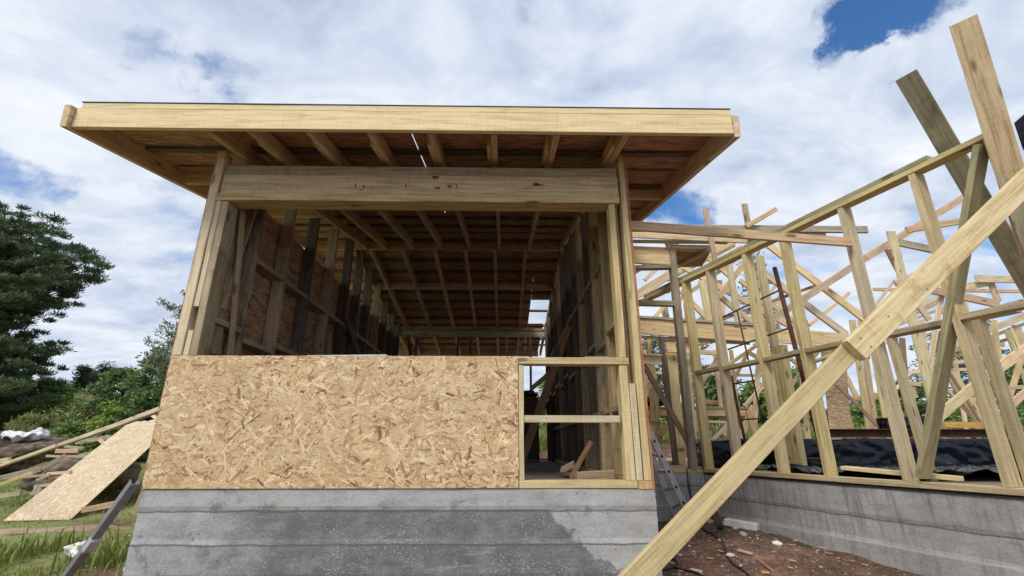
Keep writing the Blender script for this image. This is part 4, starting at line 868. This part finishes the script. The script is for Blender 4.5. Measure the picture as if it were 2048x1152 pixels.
for x in (tx0+.24, tx0+.47):
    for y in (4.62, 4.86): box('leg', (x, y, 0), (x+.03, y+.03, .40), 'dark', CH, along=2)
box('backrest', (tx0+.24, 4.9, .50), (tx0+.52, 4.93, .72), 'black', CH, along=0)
o = board('metal_bar', (.92, .06, .882), (1.50, .03, .884), (0, 1, 0), .03, .012, 'steel', None, wob=0); thing(o, 'thin aluminium straightedge lying on the sill above the strand board', 'straightedge')
o = board('putty_knife', (2.93, .05, .878), (3.10, .04, .878), (0, 1, 0), .03, .008, 'galv', None, wob=0); thing(o, 'thin grey metal strip lying on the window sill at the right', 'metal strip')

# ================================================================== LEFT SIDE: sheets, channel, pole, scrap
A_ = gh(-6, 1049)+V((0, 0, .01)); B_ = gh(140, 1041)+V((0, 0, .01)); sheet_w = (B_-A_).length
def solve_len(x, y, A, L, t0=2.0, t1=14.0):
    best = None
    for i in range(600):
        t_ = t0+(t1-t0)*i/600; p = atD(x, y, t_); e2 = abs((p-A).length-L)
        if best is None or e2 < best[0]: best = (e2, p, t_)
    return best[1]
C_ = solve_len(289, 853, A_, 2.44, 4.0, 12.0)
ux = (C_-A_); uy = (B_-A_); 
pal2 = [((.66, .52, .34), 6), ((.70, .57, .39), 6), ((.61, .46, .28), 4), ((.76, .64, .46), 2), ((.50, .36, .2), .8)]
x_, y_ = ux.normalized(), uy.normalized(); z_ = x_.cross(y_).normalized(); O_ = A_
if z_.z < 0: O_ = B_; y_ = -y_; z_ = -z_
PLs = strand_panel('leaning_strand_board', 2.44, sheet_w, .0115, 4200, Matrix(((x_.x, y_.x, z_.x, O_.x), (x_.y, y_.y, z_.y, O_.y), (x_.z, y_.z, z_.z, O_.z), (0, 0, 0, 1))), None, pal2, 1.0, 11)
thing(PLs, 'large pale strand board sheet sloping from the grass up towards the house corner', 'strand board')
q0 = gh(232, 1036)+V((0, 0, .01)); q1 = gh(262, 1030)+V((0, 0, .01)); q2 = solve_len(318, 905, q1, 1.1, 3.4, 9)
PL2 = strand_panel('leaning_strand_board', 1.15, .34, .011, 900, mat4(q1+V((0, 0, 0)), q2-q1, V((-1, .25, .1))) if mat4(q1, q2-q1, V((-1, .25, .1)))[2][2] > 0 else mat4(q1, q2-q1, V((1, -.25, -.1))), None, [((.66, .50, .38), 6), ((.72, .57, .44), 5), ((.58, .43, .32), 3)], .9, 12)
thing(PL2, 'small pinkish strand board offcut propped behind the grey steel channel', 'strand board')
# galvanised channel leaning on the foundation corner
CHN = empty('steel_channel', gh(120, 1175), 'grey steel channel leaning from the dirt up to the left corner of the house foundation', 'steel channel')
a0 = gh(110, 1190); a1 = V((-.045, -.03, .02)); dch = (a1-a0).normalized(); a1 = a1+dch*.02
sidev = dch.cross(V((0, 0, 1))).normalized(); upv = sidev.cross(dch)
board('web', a0, a1, sidev, .050, .006, 'galv', CHN, wob=0, ch=.001)
board('flange', a0+sidev*.022+upv*.021, a1+sidev*.022+upv*.021, upv, .036, .006, 'galv', CHN, wob=0, ch=.001)
board('flange', a0-sidev*.022+upv*.021, a1-sidev*.022+upv*.021, upv, .036, .006, 'galv', CHN, wob=0, ch=.001)
pc = a0.lerp(a1, .42); board('joint_bracket', pc, pc+dch*.11, upv, .044, .056, 'steel', CHN, wob=0, ch=.002)
o = board('long_batten', atY(-60, 953, 4.2), atX(326, 818, -.03), (0, 0, 1), .035, .035, 'pale', None, wob=.004); thing(o, 'long thin pale batten resting against the house side above the sloping sheet', 'board')
def gpl(name, x1, y1, x2, y2, w_, D1, D2, mat, label, T=.035):
    A, B = atD(x1, y1, D1), atD(x2, y2, D2); W_ = w_*((D1+D2)/2)/FPX
    o = board(name, A, B, ray((x1+x2)/2, (y1+y2)/2).cross(B-A), W_, T, mat, None); return thing(o, label, 'board', 'scrap boards piled on the grass at the left')
sc_list = [(-20, 927, 20, 918, 9, 8.5, 8.2, 'pale', 'pale round-edged board end at the left edge above the grey curved plank'),
 (-20, 962, 84, 937, 11, 7.4, 7.2, 'scrap', 'grey weathered plank lying at the left edge of the scrap pile'), (84, 937, 126, 915, 9, 7.2, 7.3, 'scrap', 'short grey curled plank end touching the dark hollow of the pile'),
 (-20, 975, 68, 945, 6, 7.1, 7.0, 'pine', 'thin yellowish lath just under the grey weathered plank'), (112, 902, 157, 902, 8, 7.8, 7.8, 'rafter', 'short reddish board lying on top of the scrap pile'),
 (94, 912, 178, 914, 5, 7.7, 7.5, 'scrap', 'thin grey board under the short reddish board'), (122, 914, 146, 934, 15, 7.5, 7.3, 'brown', 'dark brown board end hanging down into the hollow of the pile'),
 (152, 885, 222, 874, 8, 8.3, 8.1, 'scrap', 'weathered board propped high at the back of the pile'), (200, 880, 222, 898, 7, 8.1, 7.9, 'rafter', 'short reddish strut under the highest board of the pile'),
 (212, 873, 252, 881, 6, 8.2, 7.9, 'scrap', 'grey board end meeting the highest board behind the sloping sheet'), (160, 911, 212, 901, 7, 7.8, 7.6, 'scrap', 'grey plank passing under the upper edge of the sloping sheet'),
 (74, 960, 100, 950, 5, 6.9, 6.9, 'pine', 'small yellow splinter board in the middle of the pile'), (96, 948, 142, 944, 6, 7.0, 6.9, 'pale', 'flat yellowish board beside the upper edge of the sheet'),
 (70, 973, 104, 969, 6, 6.7, 6.7, 'scrap', 'greenish flat board at the bottom of the pile'), (68, 992, 79, 970, 12, 6.6, 6.7, 'scrap', 'stubby pale board stood on end beside the sheet edge'),
 (-20, 996, 42, 986, 9, 6.6, 6.5, 'scrap', 'weathered board flat in the grass at the left edge'), (84, 982, 110, 977, 6, 6.7, 6.6, 'rafter', 'small brown offcut near the foot of the stubby board'),
 (100, 957, 128, 953, 6, 7.0, 6.9, 'brown', 'short dark offcut jammed under the flat yellowish board'), (166, 1020, 240, 1006, 11, 5.9, 5.6, 'rafter', 'square-cut board lying under the open edge of the sloping sheet'),
 (299, 826, 320, 842, 7, 7.6, 7.3, 'pine', 'short slanting stick close against the house corner'), (60, 938, 96, 926, 7, 7.5, 7.5, 'brown', 'brown plank between the grey curled plank and the hollow'),
 (40, 955, 96, 950, 5, 7.2, 7.1, 'grey', 'dull lath running into the middle of the pile'), (130, 893, 170, 897, 6, 8.0, 7.9, 'grey', 'short dull board behind the reddish board on the pile')]
for r_ in sc_list: gpl('scrap_board', *r_)
for i, (x, y, D_, s_, lb) in enumerate(((262, 862, 9.2, .07, 'white plaster lump behind the sheet, leftmost'), (290, 850, 9.2, .10, 'large white plaster lump near the house corner'), (306, 845, 9.2, .07, 'small white plaster lump nearest the house corner'))):
    o = pebble('plaster_lump', atD(x, y, D_), s_*1.2, s_, s_*.7, 'white', i+2.3); thing(o, lb, 'rubble lump')
o = pebble('spoil_heap', atD(185, 935, 8.0)-V((0, 0, .12)), 1.1, .7, .30, 'rubble', 5.5, 4); thing(o, 'dark earth hollow under the scrap boards on the grass', 'earth heap')
# sandy strip by the foot of the sheet, grass bag, rubble with tarp
o = pebble('sand_patch', gh(95, 1060)-V((0, 0, .035)), 1.05, .30, .06, 'sand', .3, 4); tag(o, kind='stuff')
RB = pebble('rubble_heap', atY(30, 905, 7.5)+V((0, 0, -.08)), 1.15, .7, .44, 'rubble', 3.1, 5); thing(RB, 'heap of dark earth and roots with a white tarp over it at the far left', 'rubble heap')
for v in RB.data.vertices: v.co += v.co.normalized()*(noise.noise(v.co*7)*.12+noise.noise(v.co*19)*.07)
TP = pebble('white_tarp', atY(42, 877, 7.3)+V((0, 0, .02)), .44, .30, .10, 'tarp', 3.0, 5); thing(TP, 'crumpled white tarp draped over the rubble heap', 'tarp')
for v in TP.data.vertices: v.co += V((0, 0, 1))*noise.noise(v.co*6)*.13+v.co.normalized()*noise.noise(v.co*14)*.03
TP2 = pebble('white_tarp', atY(78, 869, 7.3), .16, .12, .12, 'tarp', 1.0, 4); thing(TP2, 'small raised corner of white tarp at the right end of the heap', 'tarp')
BG = empty('plastic_bag', gh(152, 1118), 'white plastic bag with a yellow print lying crumpled in the grass by the channel', 'bag')
bgp = gh(152, 1114)+V((0, 0, .055))
b1_ = pebble('bag_film', bgp, .135, .08, .065, 'white', 2.2, 4)
for v in b1_.data.vertices: v.co += v.co.normalized()*(noise.noise(v.co*22)*.030+abs(noise.noise(v.co*40))*.012)
b1_.parent = BG; b1_.location = bgp-BG.location
b2_ = pebble('yellow_print', bgp+V((.045, -.055, .018)), .045, .02, .026, 'yellow', 1.2, 3); b2_.parent = BG; b2_.location = bgp+V((.05, -.052, .02))-BG.location
b3_ = pebble('yellow_print', bgp, .028, .02, .012, 'yellow', 5.2, 3); b3_.parent = BG; b3_.location = bgp+V((-.02, -.045, .045))-BG.location
o = pebble('blue_rag', V((-.16, .35, -.52)), .08, .06, .04, 'tarp', 1.5, 3); thing(o, 'pale bluish rag beside the foundation behind the channel', 'rag')
tarpb = V((-.30, .9, -.30))

# ================================================================== VEGETATION
def leafmat(name, c1, c2, c3, trans=.25):
    m, t, p = newmat(name)
    a = t.add('ShaderNodeAttribute', attribute_name='tint').outputs[2]
    col = t.ramp(a, [(0, c1), (.55, c2), (1, c3)])
    t.l.new(col, p.inputs['Base Color']); p.inputs['Roughness'].default_value = .6
    tr = t.add('ShaderNodeBsdfTranslucent', inp={0: col}); mx = t.add('ShaderNodeMixShader', inp={0: trans, 1: p.outputs[0], 2: tr.outputs[0]})
    t.l.new(mx.outputs[0], [n for n in t.n if n.type == 'OUTPUT_MATERIAL'][0].inputs[0]); return m
M['needle'] = leafmat('dark_needles', (0.025, 0.046, 0.025), (0.072, 0.118, 0.046), (0.178, 0.240, 0.080))
M['leaf_dark'] = leafmat('dark_leaves', (0.066, 0.111, 0.049), (0.155, 0.252, 0.086), (0.352, 0.476, 0.155))
M['leaf_mid'] = leafmat('mid_leaves', (0.099, 0.143, 0.049), (0.220, 0.330, 0.092), (0.440, 0.573, 0.176))
M['leaf_lime'] = leafmat('lime_leaves', (0.125, 0.188, 0.037), (0.275, 0.375, 0.069), (0.450, 0.537, 0.138), .35)
M['leaf_grey'] = leafmat('grey_leaves', (0.091, 0.109, 0.069), (0.200, 0.228, 0.135), (0.382, 0.409, 0.273))
M['leaf_olive'] = leafmat('olive_leaves', (0.131, 0.149, 0.053), (0.263, 0.289, 0.105), (0.455, 0.473, 0.210))
M['grass'] = leafmat('grass_blades', (.14, .18, .04), (.27, .33, .085), (.45, .46, .20), .35)

def leaves(name, cen, n_per, size, flat, mat, parent, seed, asp=.45, up=.0, tint=0.0):
    """cen: array (k,4) centre+radius; n_per leaves gathered round each one; every leaf is a bent two-triangle blade"""
    r = np.random.RandomState(seed); cen = np.asarray(cen, float); k = len(cen)
    c = np.repeat(cen, n_per, 0); N = len(c)
    d = r.normal(size=(N, 3)); d /= np.linalg.norm(d, axis=1)[:, None]; rad = r.uniform(0, 1, N)**.45
    p = c[:, :3]+d*(rad*c[:, 3])[:, None]*np.array([1, 1, flat])
    u = r.normal(size=(N, 3)); u[:, 2] = np.abs(u[:, 2])*(.4+up)+up*1.2; u /= np.linalg.norm(u, axis=1)[:, None]
    v = np.cross(u, r.normal(size=(N, 3))); v /= np.linalg.norm(v, axis=1)[:, None]
    L = size*r.uniform(.6, 1.3, N)[:, None]; Wd = L*asp
    P0 = p; P1 = p+u*L*.5+v*Wd*.5; P2 = p+u*L; P3 = p+u*L*.5-v*Wd*.5+np.cross(u, v)*Wd*.25
    vs = np.stack([P0, P1, P2, P3], 1).reshape(-1, 3)
    me = bpy.data.meshes.new(name); me.vertices.add(4*N); me.vertices.foreach_set('co', vs.ravel().astype(np.float32))
    idx = np.arange(N)*4; li = np.stack([idx, idx+1, idx+2, idx, idx+2, idx+3], 1).ravel()
    me.loops.add(6*N); me.loops.foreach_set('vertex_index', li.astype(np.int32)); me.polygons.add(2*N)
    me.polygons.foreach_set('loop_start', (np.arange(2*N)*3).astype(np.int32)); me.polygons.foreach_set('loop_total', np.full(2*N, 3, np.int32)); me.update(calc_edges=True)
    me.materials.append(M[mat]); at = me.attributes.new('tint', 'FLOAT', 'POINT')
    ct = np.repeat(r.uniform(0, 1, k), n_per); tn = np.clip(.55*ct+.45*r.uniform(0, 1, N)+tint, 0, 1)
    at.data.foreach_set('value', np.repeat(tn, 4).astype(np.float32))
    o = bpy.data.objects.new(name, me); COL.objects.link(o)
    if parent: o.parent = parent; o.location = -V(parent.location)
    return o
def joined_tubes(name, paths, mat, parent, seg=6):
    vs, fs = [], []
    for pts, r0, r1 in paths:
        b = len(vs); n = len(pts)
        for i, p in enumerate(pts):
            p = V(p); d = (V(pts[min(i+1, n-1)])-V(pts[max(i-1, 0)])).normalized(); s = d.cross(V((.13, .2, 1)))
            s = s.normalized() if s.length > .05 else V((1, 0, 0)); u2 = s.cross(d); rr = r0+(r1-r0)*i/max(1, n-1)
            for k in range(seg): a = 2*math.pi*k/seg; vs.append(p+(s*math.cos(a)+u2*math.sin(a))*rr)
        for i in range(n-1):
            for k in range(seg): fs.append((b+i*seg+k, b+i*seg+(k+1) % seg, b+(i+1)*seg+(k+1) % seg, b+(i+1)*seg+k))
    return meshobj(name, vs, fs, mat, parent, None, True)
def tree(name, base, top, spread, label, leafm, barkm='bark', nb=40, ncl=5, npl=60, size=.10, crad=.32, flat=.6, seed=1, low=.2, shape='round', tr=.14, cat='tree', group=None, droop=.0, trunk_name='trunk', asp=.45, up=0.0):
    """tapered trunk, limbs that leave it at many heights, leaf clumps gathered along the outer part of every limb"""
    r = random.Random(seed); base = V(base); top = V(top); h = (top-base).length
    T_ = empty(name, base, label, cat, group)
    tp = [base.lerp(top, i/8)+V((r.uniform(-1, 1), r.uniform(-1, 1), 0))*h*.012*(i > 0) for i in range(9)]
    paths = [(tp, tr, tr*.15)]; cen = []
    for i in range(nb):
        f_ = low+(1-low)*((i+r.random())/nb); a = r.uniform(0, 2*math.pi)
        prof = {'round': math.sin(math.pi*min(1, .12+.88*(f_-low)/(1-low)))**.6, 'cone': (1-(f_-low)/(1-low))**.8+.04, 'open': .5+.5*math.sin(math.pi*(f_-low)/(1-low)), 'bush': (1-((f_-low)/(1-low))**2)**.5+.05}[shape]
        R = spread*prof*r.uniform(.55, 1.12); p0 = base.lerp(top, f_*.94)
        rise = h*r.uniform(.02, .12)-droop*R
        tip = p0+V((math.cos(a)*R, math.sin(a)*R, rise)); mid = p0.lerp(tip, .5)+V((r.uniform(-.1, .1)*R, r.uniform(-.1, .1)*R, -.05*R if droop else .05*R))
        paths.append(([p0, mid, tip], tr*.28*(1-f_*.6), .006))
        for c in range(ncl):
            g_ = 1-(c/ncl)*.72; q = p0.lerp(mid, g_*2) if g_ < .5 else mid.lerp(tip, g_*2-1)
            rr = crad*r.uniform(.6, 1.25)*(.75+.5*(1-g_)); q = q+V((r.gauss(0, .35), r.gauss(0, .35), r.gauss(0, .25)))*crad
            cen.append((q.x, q.y, q.z, rr))
    joined_tubes(trunk_name, paths, barkm, T_)
    leaves('crown', cen, npl, size, flat, leafm, T_, seed, asp, up)
    return T_
# --- the big pine at the left: limbs reach out in tiers, foliage in flat plates
PN = empty('pine_tree', on(-20.2, 14), 'big dark pine with tiered spreading limbs at the left edge', 'tree')
r = random.Random(5)
ext = [(428, 60), (440, 112), (468, 120), (490, 150), (505, 178), (522, 190), (536, 216), (552, 172), (572, 160), (590, 148), (604, 128), (625, 72), (650, 45), (668, 62), (690, 108), (704, 112), (722, 70), (742, 92), (762, 104), (782, 96), (802, 70), (830, 40), (850, 20)]
paths = [([V((-20.2, 14, gz(-20, 14)-.2)), V((-20.0, 14, 3)), V((-20.3, 14.1, 6)), V((-20, 14, 9.0))], .42, .08)]; cen = []
for (y, xr_) in ext:
    for k in range(8):
        if k == 0: f_ = 1.0; dy = 0
        else: f_ = r.uniform(.25, .93); dy = r.uniform(-1, 1)
        yd = 13.4+r.uniform(-2.6, 2.4) if k else 13.0+r.uniform(-.6, .6)
        x_ = -330+(xr_+330)*f_ if k < 6 else -330-(r.uniform(.1, .8)*(xr_+330))
        tip = atY(x_, y+dy*12, yd) if k < 6 else V((-20.2-r.uniform(1.5, 4.5), yd, atY(0, y, 14).z+r.uniform(-.3, .3)))
        p0 = V((-20.1, 14, tip.z-.12*abs(tip.x+20)-.2)); p0.z = min(p0.z, 8.6); mid = p0.lerp(tip, .55)+V((0, r.uniform(-.3, .3), -.15))
        paths.append(([p0, mid, tip], .07, .012)); Ln = (tip-p0).length
        nc = int(6+Ln*4.0)
        for c in range(nc):
            g_ = 1-.78*(c/nc); q = p0.lerp(mid, g_/.55) if g_ < .55 else mid.lerp(tip, (g_-.55)/.45)
            wdt = .10+.55*math.sin(math.pi*min(1, (1-g_)*1.6+.04))
            q = q+V((r.gauss(0, .16), r.gauss(0, wdt), r.gauss(0, .05)))
            cen.append((q.x, q.y, q.z, r.uniform(.16, .34)))
joined_tubes('trunk', paths, 'bark', PN); leaves('crown', cen, 100, .18, .34, 'needle', PN, 3, .18, .35)

def px_tree(name, x, ybase, ytop, hw, Y, label, leafm, **k):
    b = atY(x, ybase, Y); b.z = gz(b.x, b.y)-.05; t_ = atY(x, ytop, Y); t_.x = b.x+(t_.x-b.x)*.35
    s_ = hw*(Y-CAM.y)/FPX*1.05
    return tree(name, b, t_, s_, label, leafm, **k)
px_tree('wispy_tree', 338, 860, 592, 68, 9.5, 'wispy open-crowned tree with thin spiky twigs rising beside the house corner', 'leaf_grey', nb=66, ncl=4, npl=14, size=.10, crad=.14, flat=.8, seed=21, low=.42, shape='open', tr=.09, asp=.30, up=.5)
px_tree('evergreen_bush', 306, 880, 712, 60, 10.2, 'dense dark green bush below the wispy tree', 'leaf_dark', nb=70, ncl=6, npl=55, size=.10, crad=.26, seed=22, low=.05, shape='bush', tr=.08, cat='bush')
px_tree('evergreen_bush', 232, 880, 745, 48, 11, 'middle dark green bush left of the dense bush', 'leaf_dark', nb=54, ncl=6, npl=50, size=.11, crad=.26, seed=23, low=.05, shape='bush', tr=.08, cat='bush')
px_tree('young_conifer', 146, 880, 735, 36, 17, 'small pointed conifer nearest the big pine', 'needle', nb=80, ncl=4, npl=40, size=.13, crad=.26, seed=24, low=.03, shape='cone', tr=.10, asp=.25)
px_tree('young_conifer', 186, 880, 738, 40, 16, 'small blunt conifer right of the pointed one', 'needle', nb=80, ncl=4, npl=40, size=.13, crad=.28, seed=25, low=.03, shape='cone', tr=.10, asp=.25)
px_tree('hedge_bush', 100, 890, 772, 48, 14, 'lighter green bush under the big pine', 'leaf_mid', nb=60, ncl=5, npl=45, size=.11, crad=.30, seed=26, low=.03, shape='bush', tr=.06, cat='bush')
px_tree('hedge_bush', 20, 890, 792, 70, 16, 'dark bush at the left edge beneath the big pine', 'leaf_dark', nb=70, ncl=5, npl=45, size=.13, crad=.36, seed=27, low=.03, shape='bush', tr=.06, cat='bush')
px_tree('hedge_bush', 170, 892, 800, 60, 12, 'olive bush in the middle of the hedge below the conifers', 'leaf_olive', nb=60, ncl=5, npl=45, size=.10, crad=.28, seed=28, low=.03, shape='bush', tr=.06, cat='bush')
px_tree('hedge_bush', 275, 892, 790, 60, 9.6, 'dark low bush in front of the dense bush by the house', 'leaf_dark', nb=60, ncl=5, npl=48, size=.09, crad=.24, seed=29, low=.03, shape='bush', tr=.06, cat='bush')
px_tree('lime_shrub', 214, 895, 812, 34, 9.0, 'bright lime green leafy shrub behind the long batten', 'leaf_lime', nb=40, ncl=4, npl=14, size=.09, crad=.16, seed=30, low=.15, shape='bush', tr=.03, cat='shrub', asp=.7)
px_tree('lime_shrub', 62, 895, 838, 44, 9.6, 'feathery yellow-green shrub behind the rubble heap', 'leaf_olive', nb=60, ncl=4, npl=30, size=.13, crad=.16, seed=31, low=.03, shape='bush', tr=.03, cat='shrub', asp=.15, up=.6)
px_tree('lime_shrub', 128, 895, 850, 36, 9.2, 'low lime shrub between the rubble heap and the hedge', 'leaf_mid', nb=40, ncl=4, npl=30, size=.09, crad=.16, seed=32, low=.03, shape='bush', tr=.03, cat='shrub')
# --- trees beyond the bank, seen through the frames
rt = [(1308, 680, 46, 15, 'leaf_grey', 'open', 12, 'airy grey-green tree seen through the small window frame', .35),
 (1392, 648, 52, 17, 'leaf_grey', 'open', 14, 'airy tall tree seen between the two posts of the frames', .35),
 (1446, 752, 40, 15, 'leaf_dark', 'round', 34, 'rounded dark tree behind the work bench', .15),
 (1545, 515, 34, 14, 'leaf_grey', 'open', 5, 'very thin nearly bare tree whose top shows beside the rusty pipe', .45),
 (1520, 772, 34, 15, 'leaf_mid', 'round', 34, 'bright green round bush behind the rusty steel frame', .05),
 (1604, 745, 30, 14.5, 'leaf_mid', 'round', 36, 'fresh green tree beside the standing strand board panel', .08),
 (1690, 815, 40, 17, 'leaf_grey', 'open', 16, 'low grey tree behind the close-set studs', .2),
 (1822, 770, 40, 16, 'leaf_dark', 'open', 20, 'dark tree between the pale post and the slanting brace', .2),
 (1905, 665, 50, 17, 'leaf_grey', 'open', 15, 'tall silvery tree behind the fan of thin braces', .15),
 (1985, 640, 56, 15, 'leaf_grey', 'open', 17, 'dense silvery tree behind the far roof frame', .15),
 (2060, 720, 60, 14, 'leaf_dark', 'round', 30, 'dark green tree at the right edge beyond the frames', .1),
 (1108, 755, 40, 18, 'leaf_mid', 'bush', 34, 'light green bush seen through the low opening at the back of the house', .03),
 (1210, 700, 60, 19, 'leaf_dark', 'round', 28, 'dark tree hidden mostly behind the right wall of the house', .1), (960, 745, 70, 20, 'leaf_dark', 'round', 26, 'dark tree behind the middle of the house', .1), (760, 735, 70, 20, 'leaf_dark', 'round', 26, 'dark tree behind the left part of the house', .1),
 (1945, 815, 44, 13.5, 'leaf_mid', 'bush', 34, 'green bush low behind the orange rail', .03), (2035, 820, 40, 13.2, 'leaf_mid', 'bush', 34, 'green bush low at the right edge', .03), (1760, 800, 40, 14, 'leaf_mid', 'bush', 34, 'green bush behind the low stud row', .03), (1350, 825, 50, 14, 'leaf_mid', 'bush', 34, 'green bush low behind the bench end', .03)]
for i, (x, yt, hw, Y, lm, shp, npl_, lb, lw) in enumerate(rt):
    px_tree('background_tree' if shp != 'bush' else 'background_bush', x, 870, yt, hw, Y, lb, lm, barkm='palebark' if 'grey' in lm else 'bark', nb=48, ncl=5, npl=npl_, size=.16, crad=.30, seed=60+i, low=lw, shape=shp, tr=.08, cat='bush' if shp == 'bush' else 'tree', group='trees beyond the building site', asp=.4)
# --- grass: near left patch and the bank beyond
def grass(name, pts, h0, h1, seed, label):
    r = np.random.RandomState(seed); N = len(pts); P = np.asarray(pts, float); a = r.uniform(0, 2*math.pi, N); L = r.uniform(h0, h1, N); b = r.uniform(.15, .9, N)
    dx, dy = np.cos(a), np.sin(a); wv_ = L*.035+.0025
    v0 = P+np.stack([-dy*wv_, dx*wv_, 0*a], 1); v1 = P+np.stack([dy*wv_, -dx*wv_, 0*a], 1)
    m_ = P+np.stack([dx*L*b*.25, dy*L*b*.25, L*.6], 1); v2 = m_+np.stack([dy*wv_, -dx*wv_, 0*a], 1)*.8; v3 = m_-np.stack([dy*wv_, -dx*wv_, 0*a], 1)*.8
    v4 = P+np.stack([dx*L*b*.8, dy*L*b*.8, L*(1-.35*b)], 1)
    vs = np.stack([v0, v1, v2, v3, v4], 1).reshape(-1, 3)
    fs = []
    for i in range(N): k = i*5; fs.append((k, k+1, k+2, k+3)); fs.append((k+3, k+2, k+4))
    o = meshobj(name, vs, fs, 'grass'); at = o.data.attributes.new('tint', 'FLOAT', 'POINT')
    pn = np.array([noise.noise(V((p[0]*1.3, p[1]*1.3, 0))) for p in P])
    at.data.foreach_set('value', np.repeat(np.clip(.5+pn*.7+r.normal(0, .16, N), 0, 1), 5).astype(np.float32)); return tag(o, kind='stuff')
r = random.Random(9); gp = []
while len(gp) < 60000:
    y = r.uniform(-1.5, 9)**1.0; x = r.uniform(-9 if y > 2 else -5, -.1)
    if x > -1.0+(.5 if y > 1.2 else 0)+.5*noise.noise(V((y*1.5, 1, 0))) and not (y > 1.0 and x < -.12 and r.random() < .25): continue
    dd = noise.noise(V((x*.9, y*.9, 4)))
    if dd < -.12 and r.random() < .85: continue
    if (x+2.9)**2/2.4+(y-2.6)**2/.5 < 1 and r.random() < .93: continue
    if (x-bgp.x)**2+(y-bgp.y)**2 < .05 or ((x-bgp.x)**2 < .04 and bgp.y-.45 < y < bgp.y): continue
    gp.append((x, y, gz(x, y)-.01))
grass('grass', gp, .02, .075, 1, '')
gp = []
while len(gp) < 1500:
    cxg, cyg = r.choice([(-1.35, 1.25), (-.95, 1.3), (-1.9, 1.5), (-2.3, .7), (-.55, 1.7), (-1.75, .5), (-.4, 2.2)]); x, y = r.gauss(cxg, .27), r.gauss(cyg, .27)
    if x > -.05 or ((x-bgp.x)**2 < .09 and bgp.y-1.0 < y < bgp.y+.1): continue
    gp.append((x, y, gz(x, y)-.01))
grass('tall_grass', gp, .09, .24, 2, '')
gp = []
while len(gp) < 24000:
    y = 12.0+r.random()**1.6*10; x = r.uniform(-6, 24); gp.append((x, y, gz(x, y)-.02))
grass('bank_grass', gp, .25, .62, 3, '')
# wood chips, gravel and crumbs on the bare soil
vs, fs = [], []
for i in range(4200):
    if i % 3: x = r.uniform(3.4, 6.0); y = r.uniform(-1.2, 2.9)
    else: x = r.uniform(-2.6, -.02); y = r.uniform(-.6, 3.4)
    if x > 3 and (WB-V((x, y, 0))).dot(WN) < .03: continue
    s_ = r.uniform(.003, .011)*(1.6 if r.random() < .12 else 1); z = gz(x, y); b = len(vs)
    for k in range(5): a = k*1.257+r.uniform(-.3, .3); vs.append((x+math.cos(a)*s_*r.uniform(.7, 1.4), y+math.sin(a)*s_*r.uniform(.7, 1.3), z-.002+r.uniform(0, .003)))
    vs.append((x, y, z+s_*r.uniform(.5, .9)))
    for k in range(5): fs.append((b+k, b+(k+1) % 5, b+5))
m, t, p = newmat('gravel_mix'); gi = t.add('ShaderNodeNewGeometry').outputs['Random Per Island']
t.l.new(t.ramp(gi, [(0, (.10, .07, .05)), (.4, (.24, .20, .16)), (.78, (.36, .33, .29)), (.95, (.52, .50, .46))], 'CONSTANT'), p.inputs['Base Color']); p.inputs['Roughness'].default_value = .9; M['gravel'] = m
o = meshobj('gravel', vs, fs, 'gravel'); tag(o, kind='stuff')
vs, fs = [], []
for i in range(210):
    if i % 4: x = r.uniform(3.45, 5.6); y = r.uniform(-1.0, 2.7)
    else: x = r.uniform(-2.2, -.05); y = r.uniform(-.3, 3)
    if x > 3 and (WB-V((x, y, 0))).dot(WN) < .08: continue
    L = r.uniform(.02, .08); w_ = r.uniform(.008, .028); a = r.uniform(0, 6.3); ca, sa = math.cos(a), math.sin(a); z = gz(x, y)+.010; b = len(vs); ti = r.uniform(-.15, .15)
    for zz in (0, .005):
        for (u, v_) in ((-1, -.6), (1, -1), (.8, .8), (-.9, 1)): vs.append((x+u*L/2*ca-v_*w_/2*sa, y+u*L/2*sa+v_*w_/2*ca, z+zz+u*L/2*ti))
    fs += [(b+4, b+5, b+6, b+7), (b+3, b+2, b+1, b), (b, b+1, b+5, b+4), (b+1, b+2, b+6, b+5), (b+2, b+3, b+7, b+6), (b+3, b, b+4, b+7)]
o = meshobj('wood_chips', vs, fs, 'rafter'); tag(o, kind='stuff')
for i, (x, y, x2, y2, w_, mt, lb) in enumerate(((1476, 1103, 1506, 1112, 9, 'scrap', 'thin brown bark-like offcut lying right of the round stone'), (1383, 1143, 1402, 1147, 7, 'pine', 'pale wood wedge lying beside the cable end'), (1516, 1122, 1546, 1146, 6, 'brown', 'dark stick lying in the dirt at the lower right'), (1330, 1126, 1347, 1131, 8, 'orange', 'orange-toned wood offcut at the foot of the raking prop'), (1523, 1148, 1540, 1150, 9, 'orange', 'rounded orange-toned wood end at the bottom edge'))):
    A = gh(x, y)+V((0, 0, .012)); B = gh(x2, y2)+V((0, 0, .014)); o = board('wood_offcut', A, B, (0, 0, 1) if mt == 'brown' else (B-A).cross(V((0, 0, 1))), .032 if mt != 'brown' else .018, .016, mt, None); thing(o, lb, 'wood offcut', 'wood offcuts in the dirt')
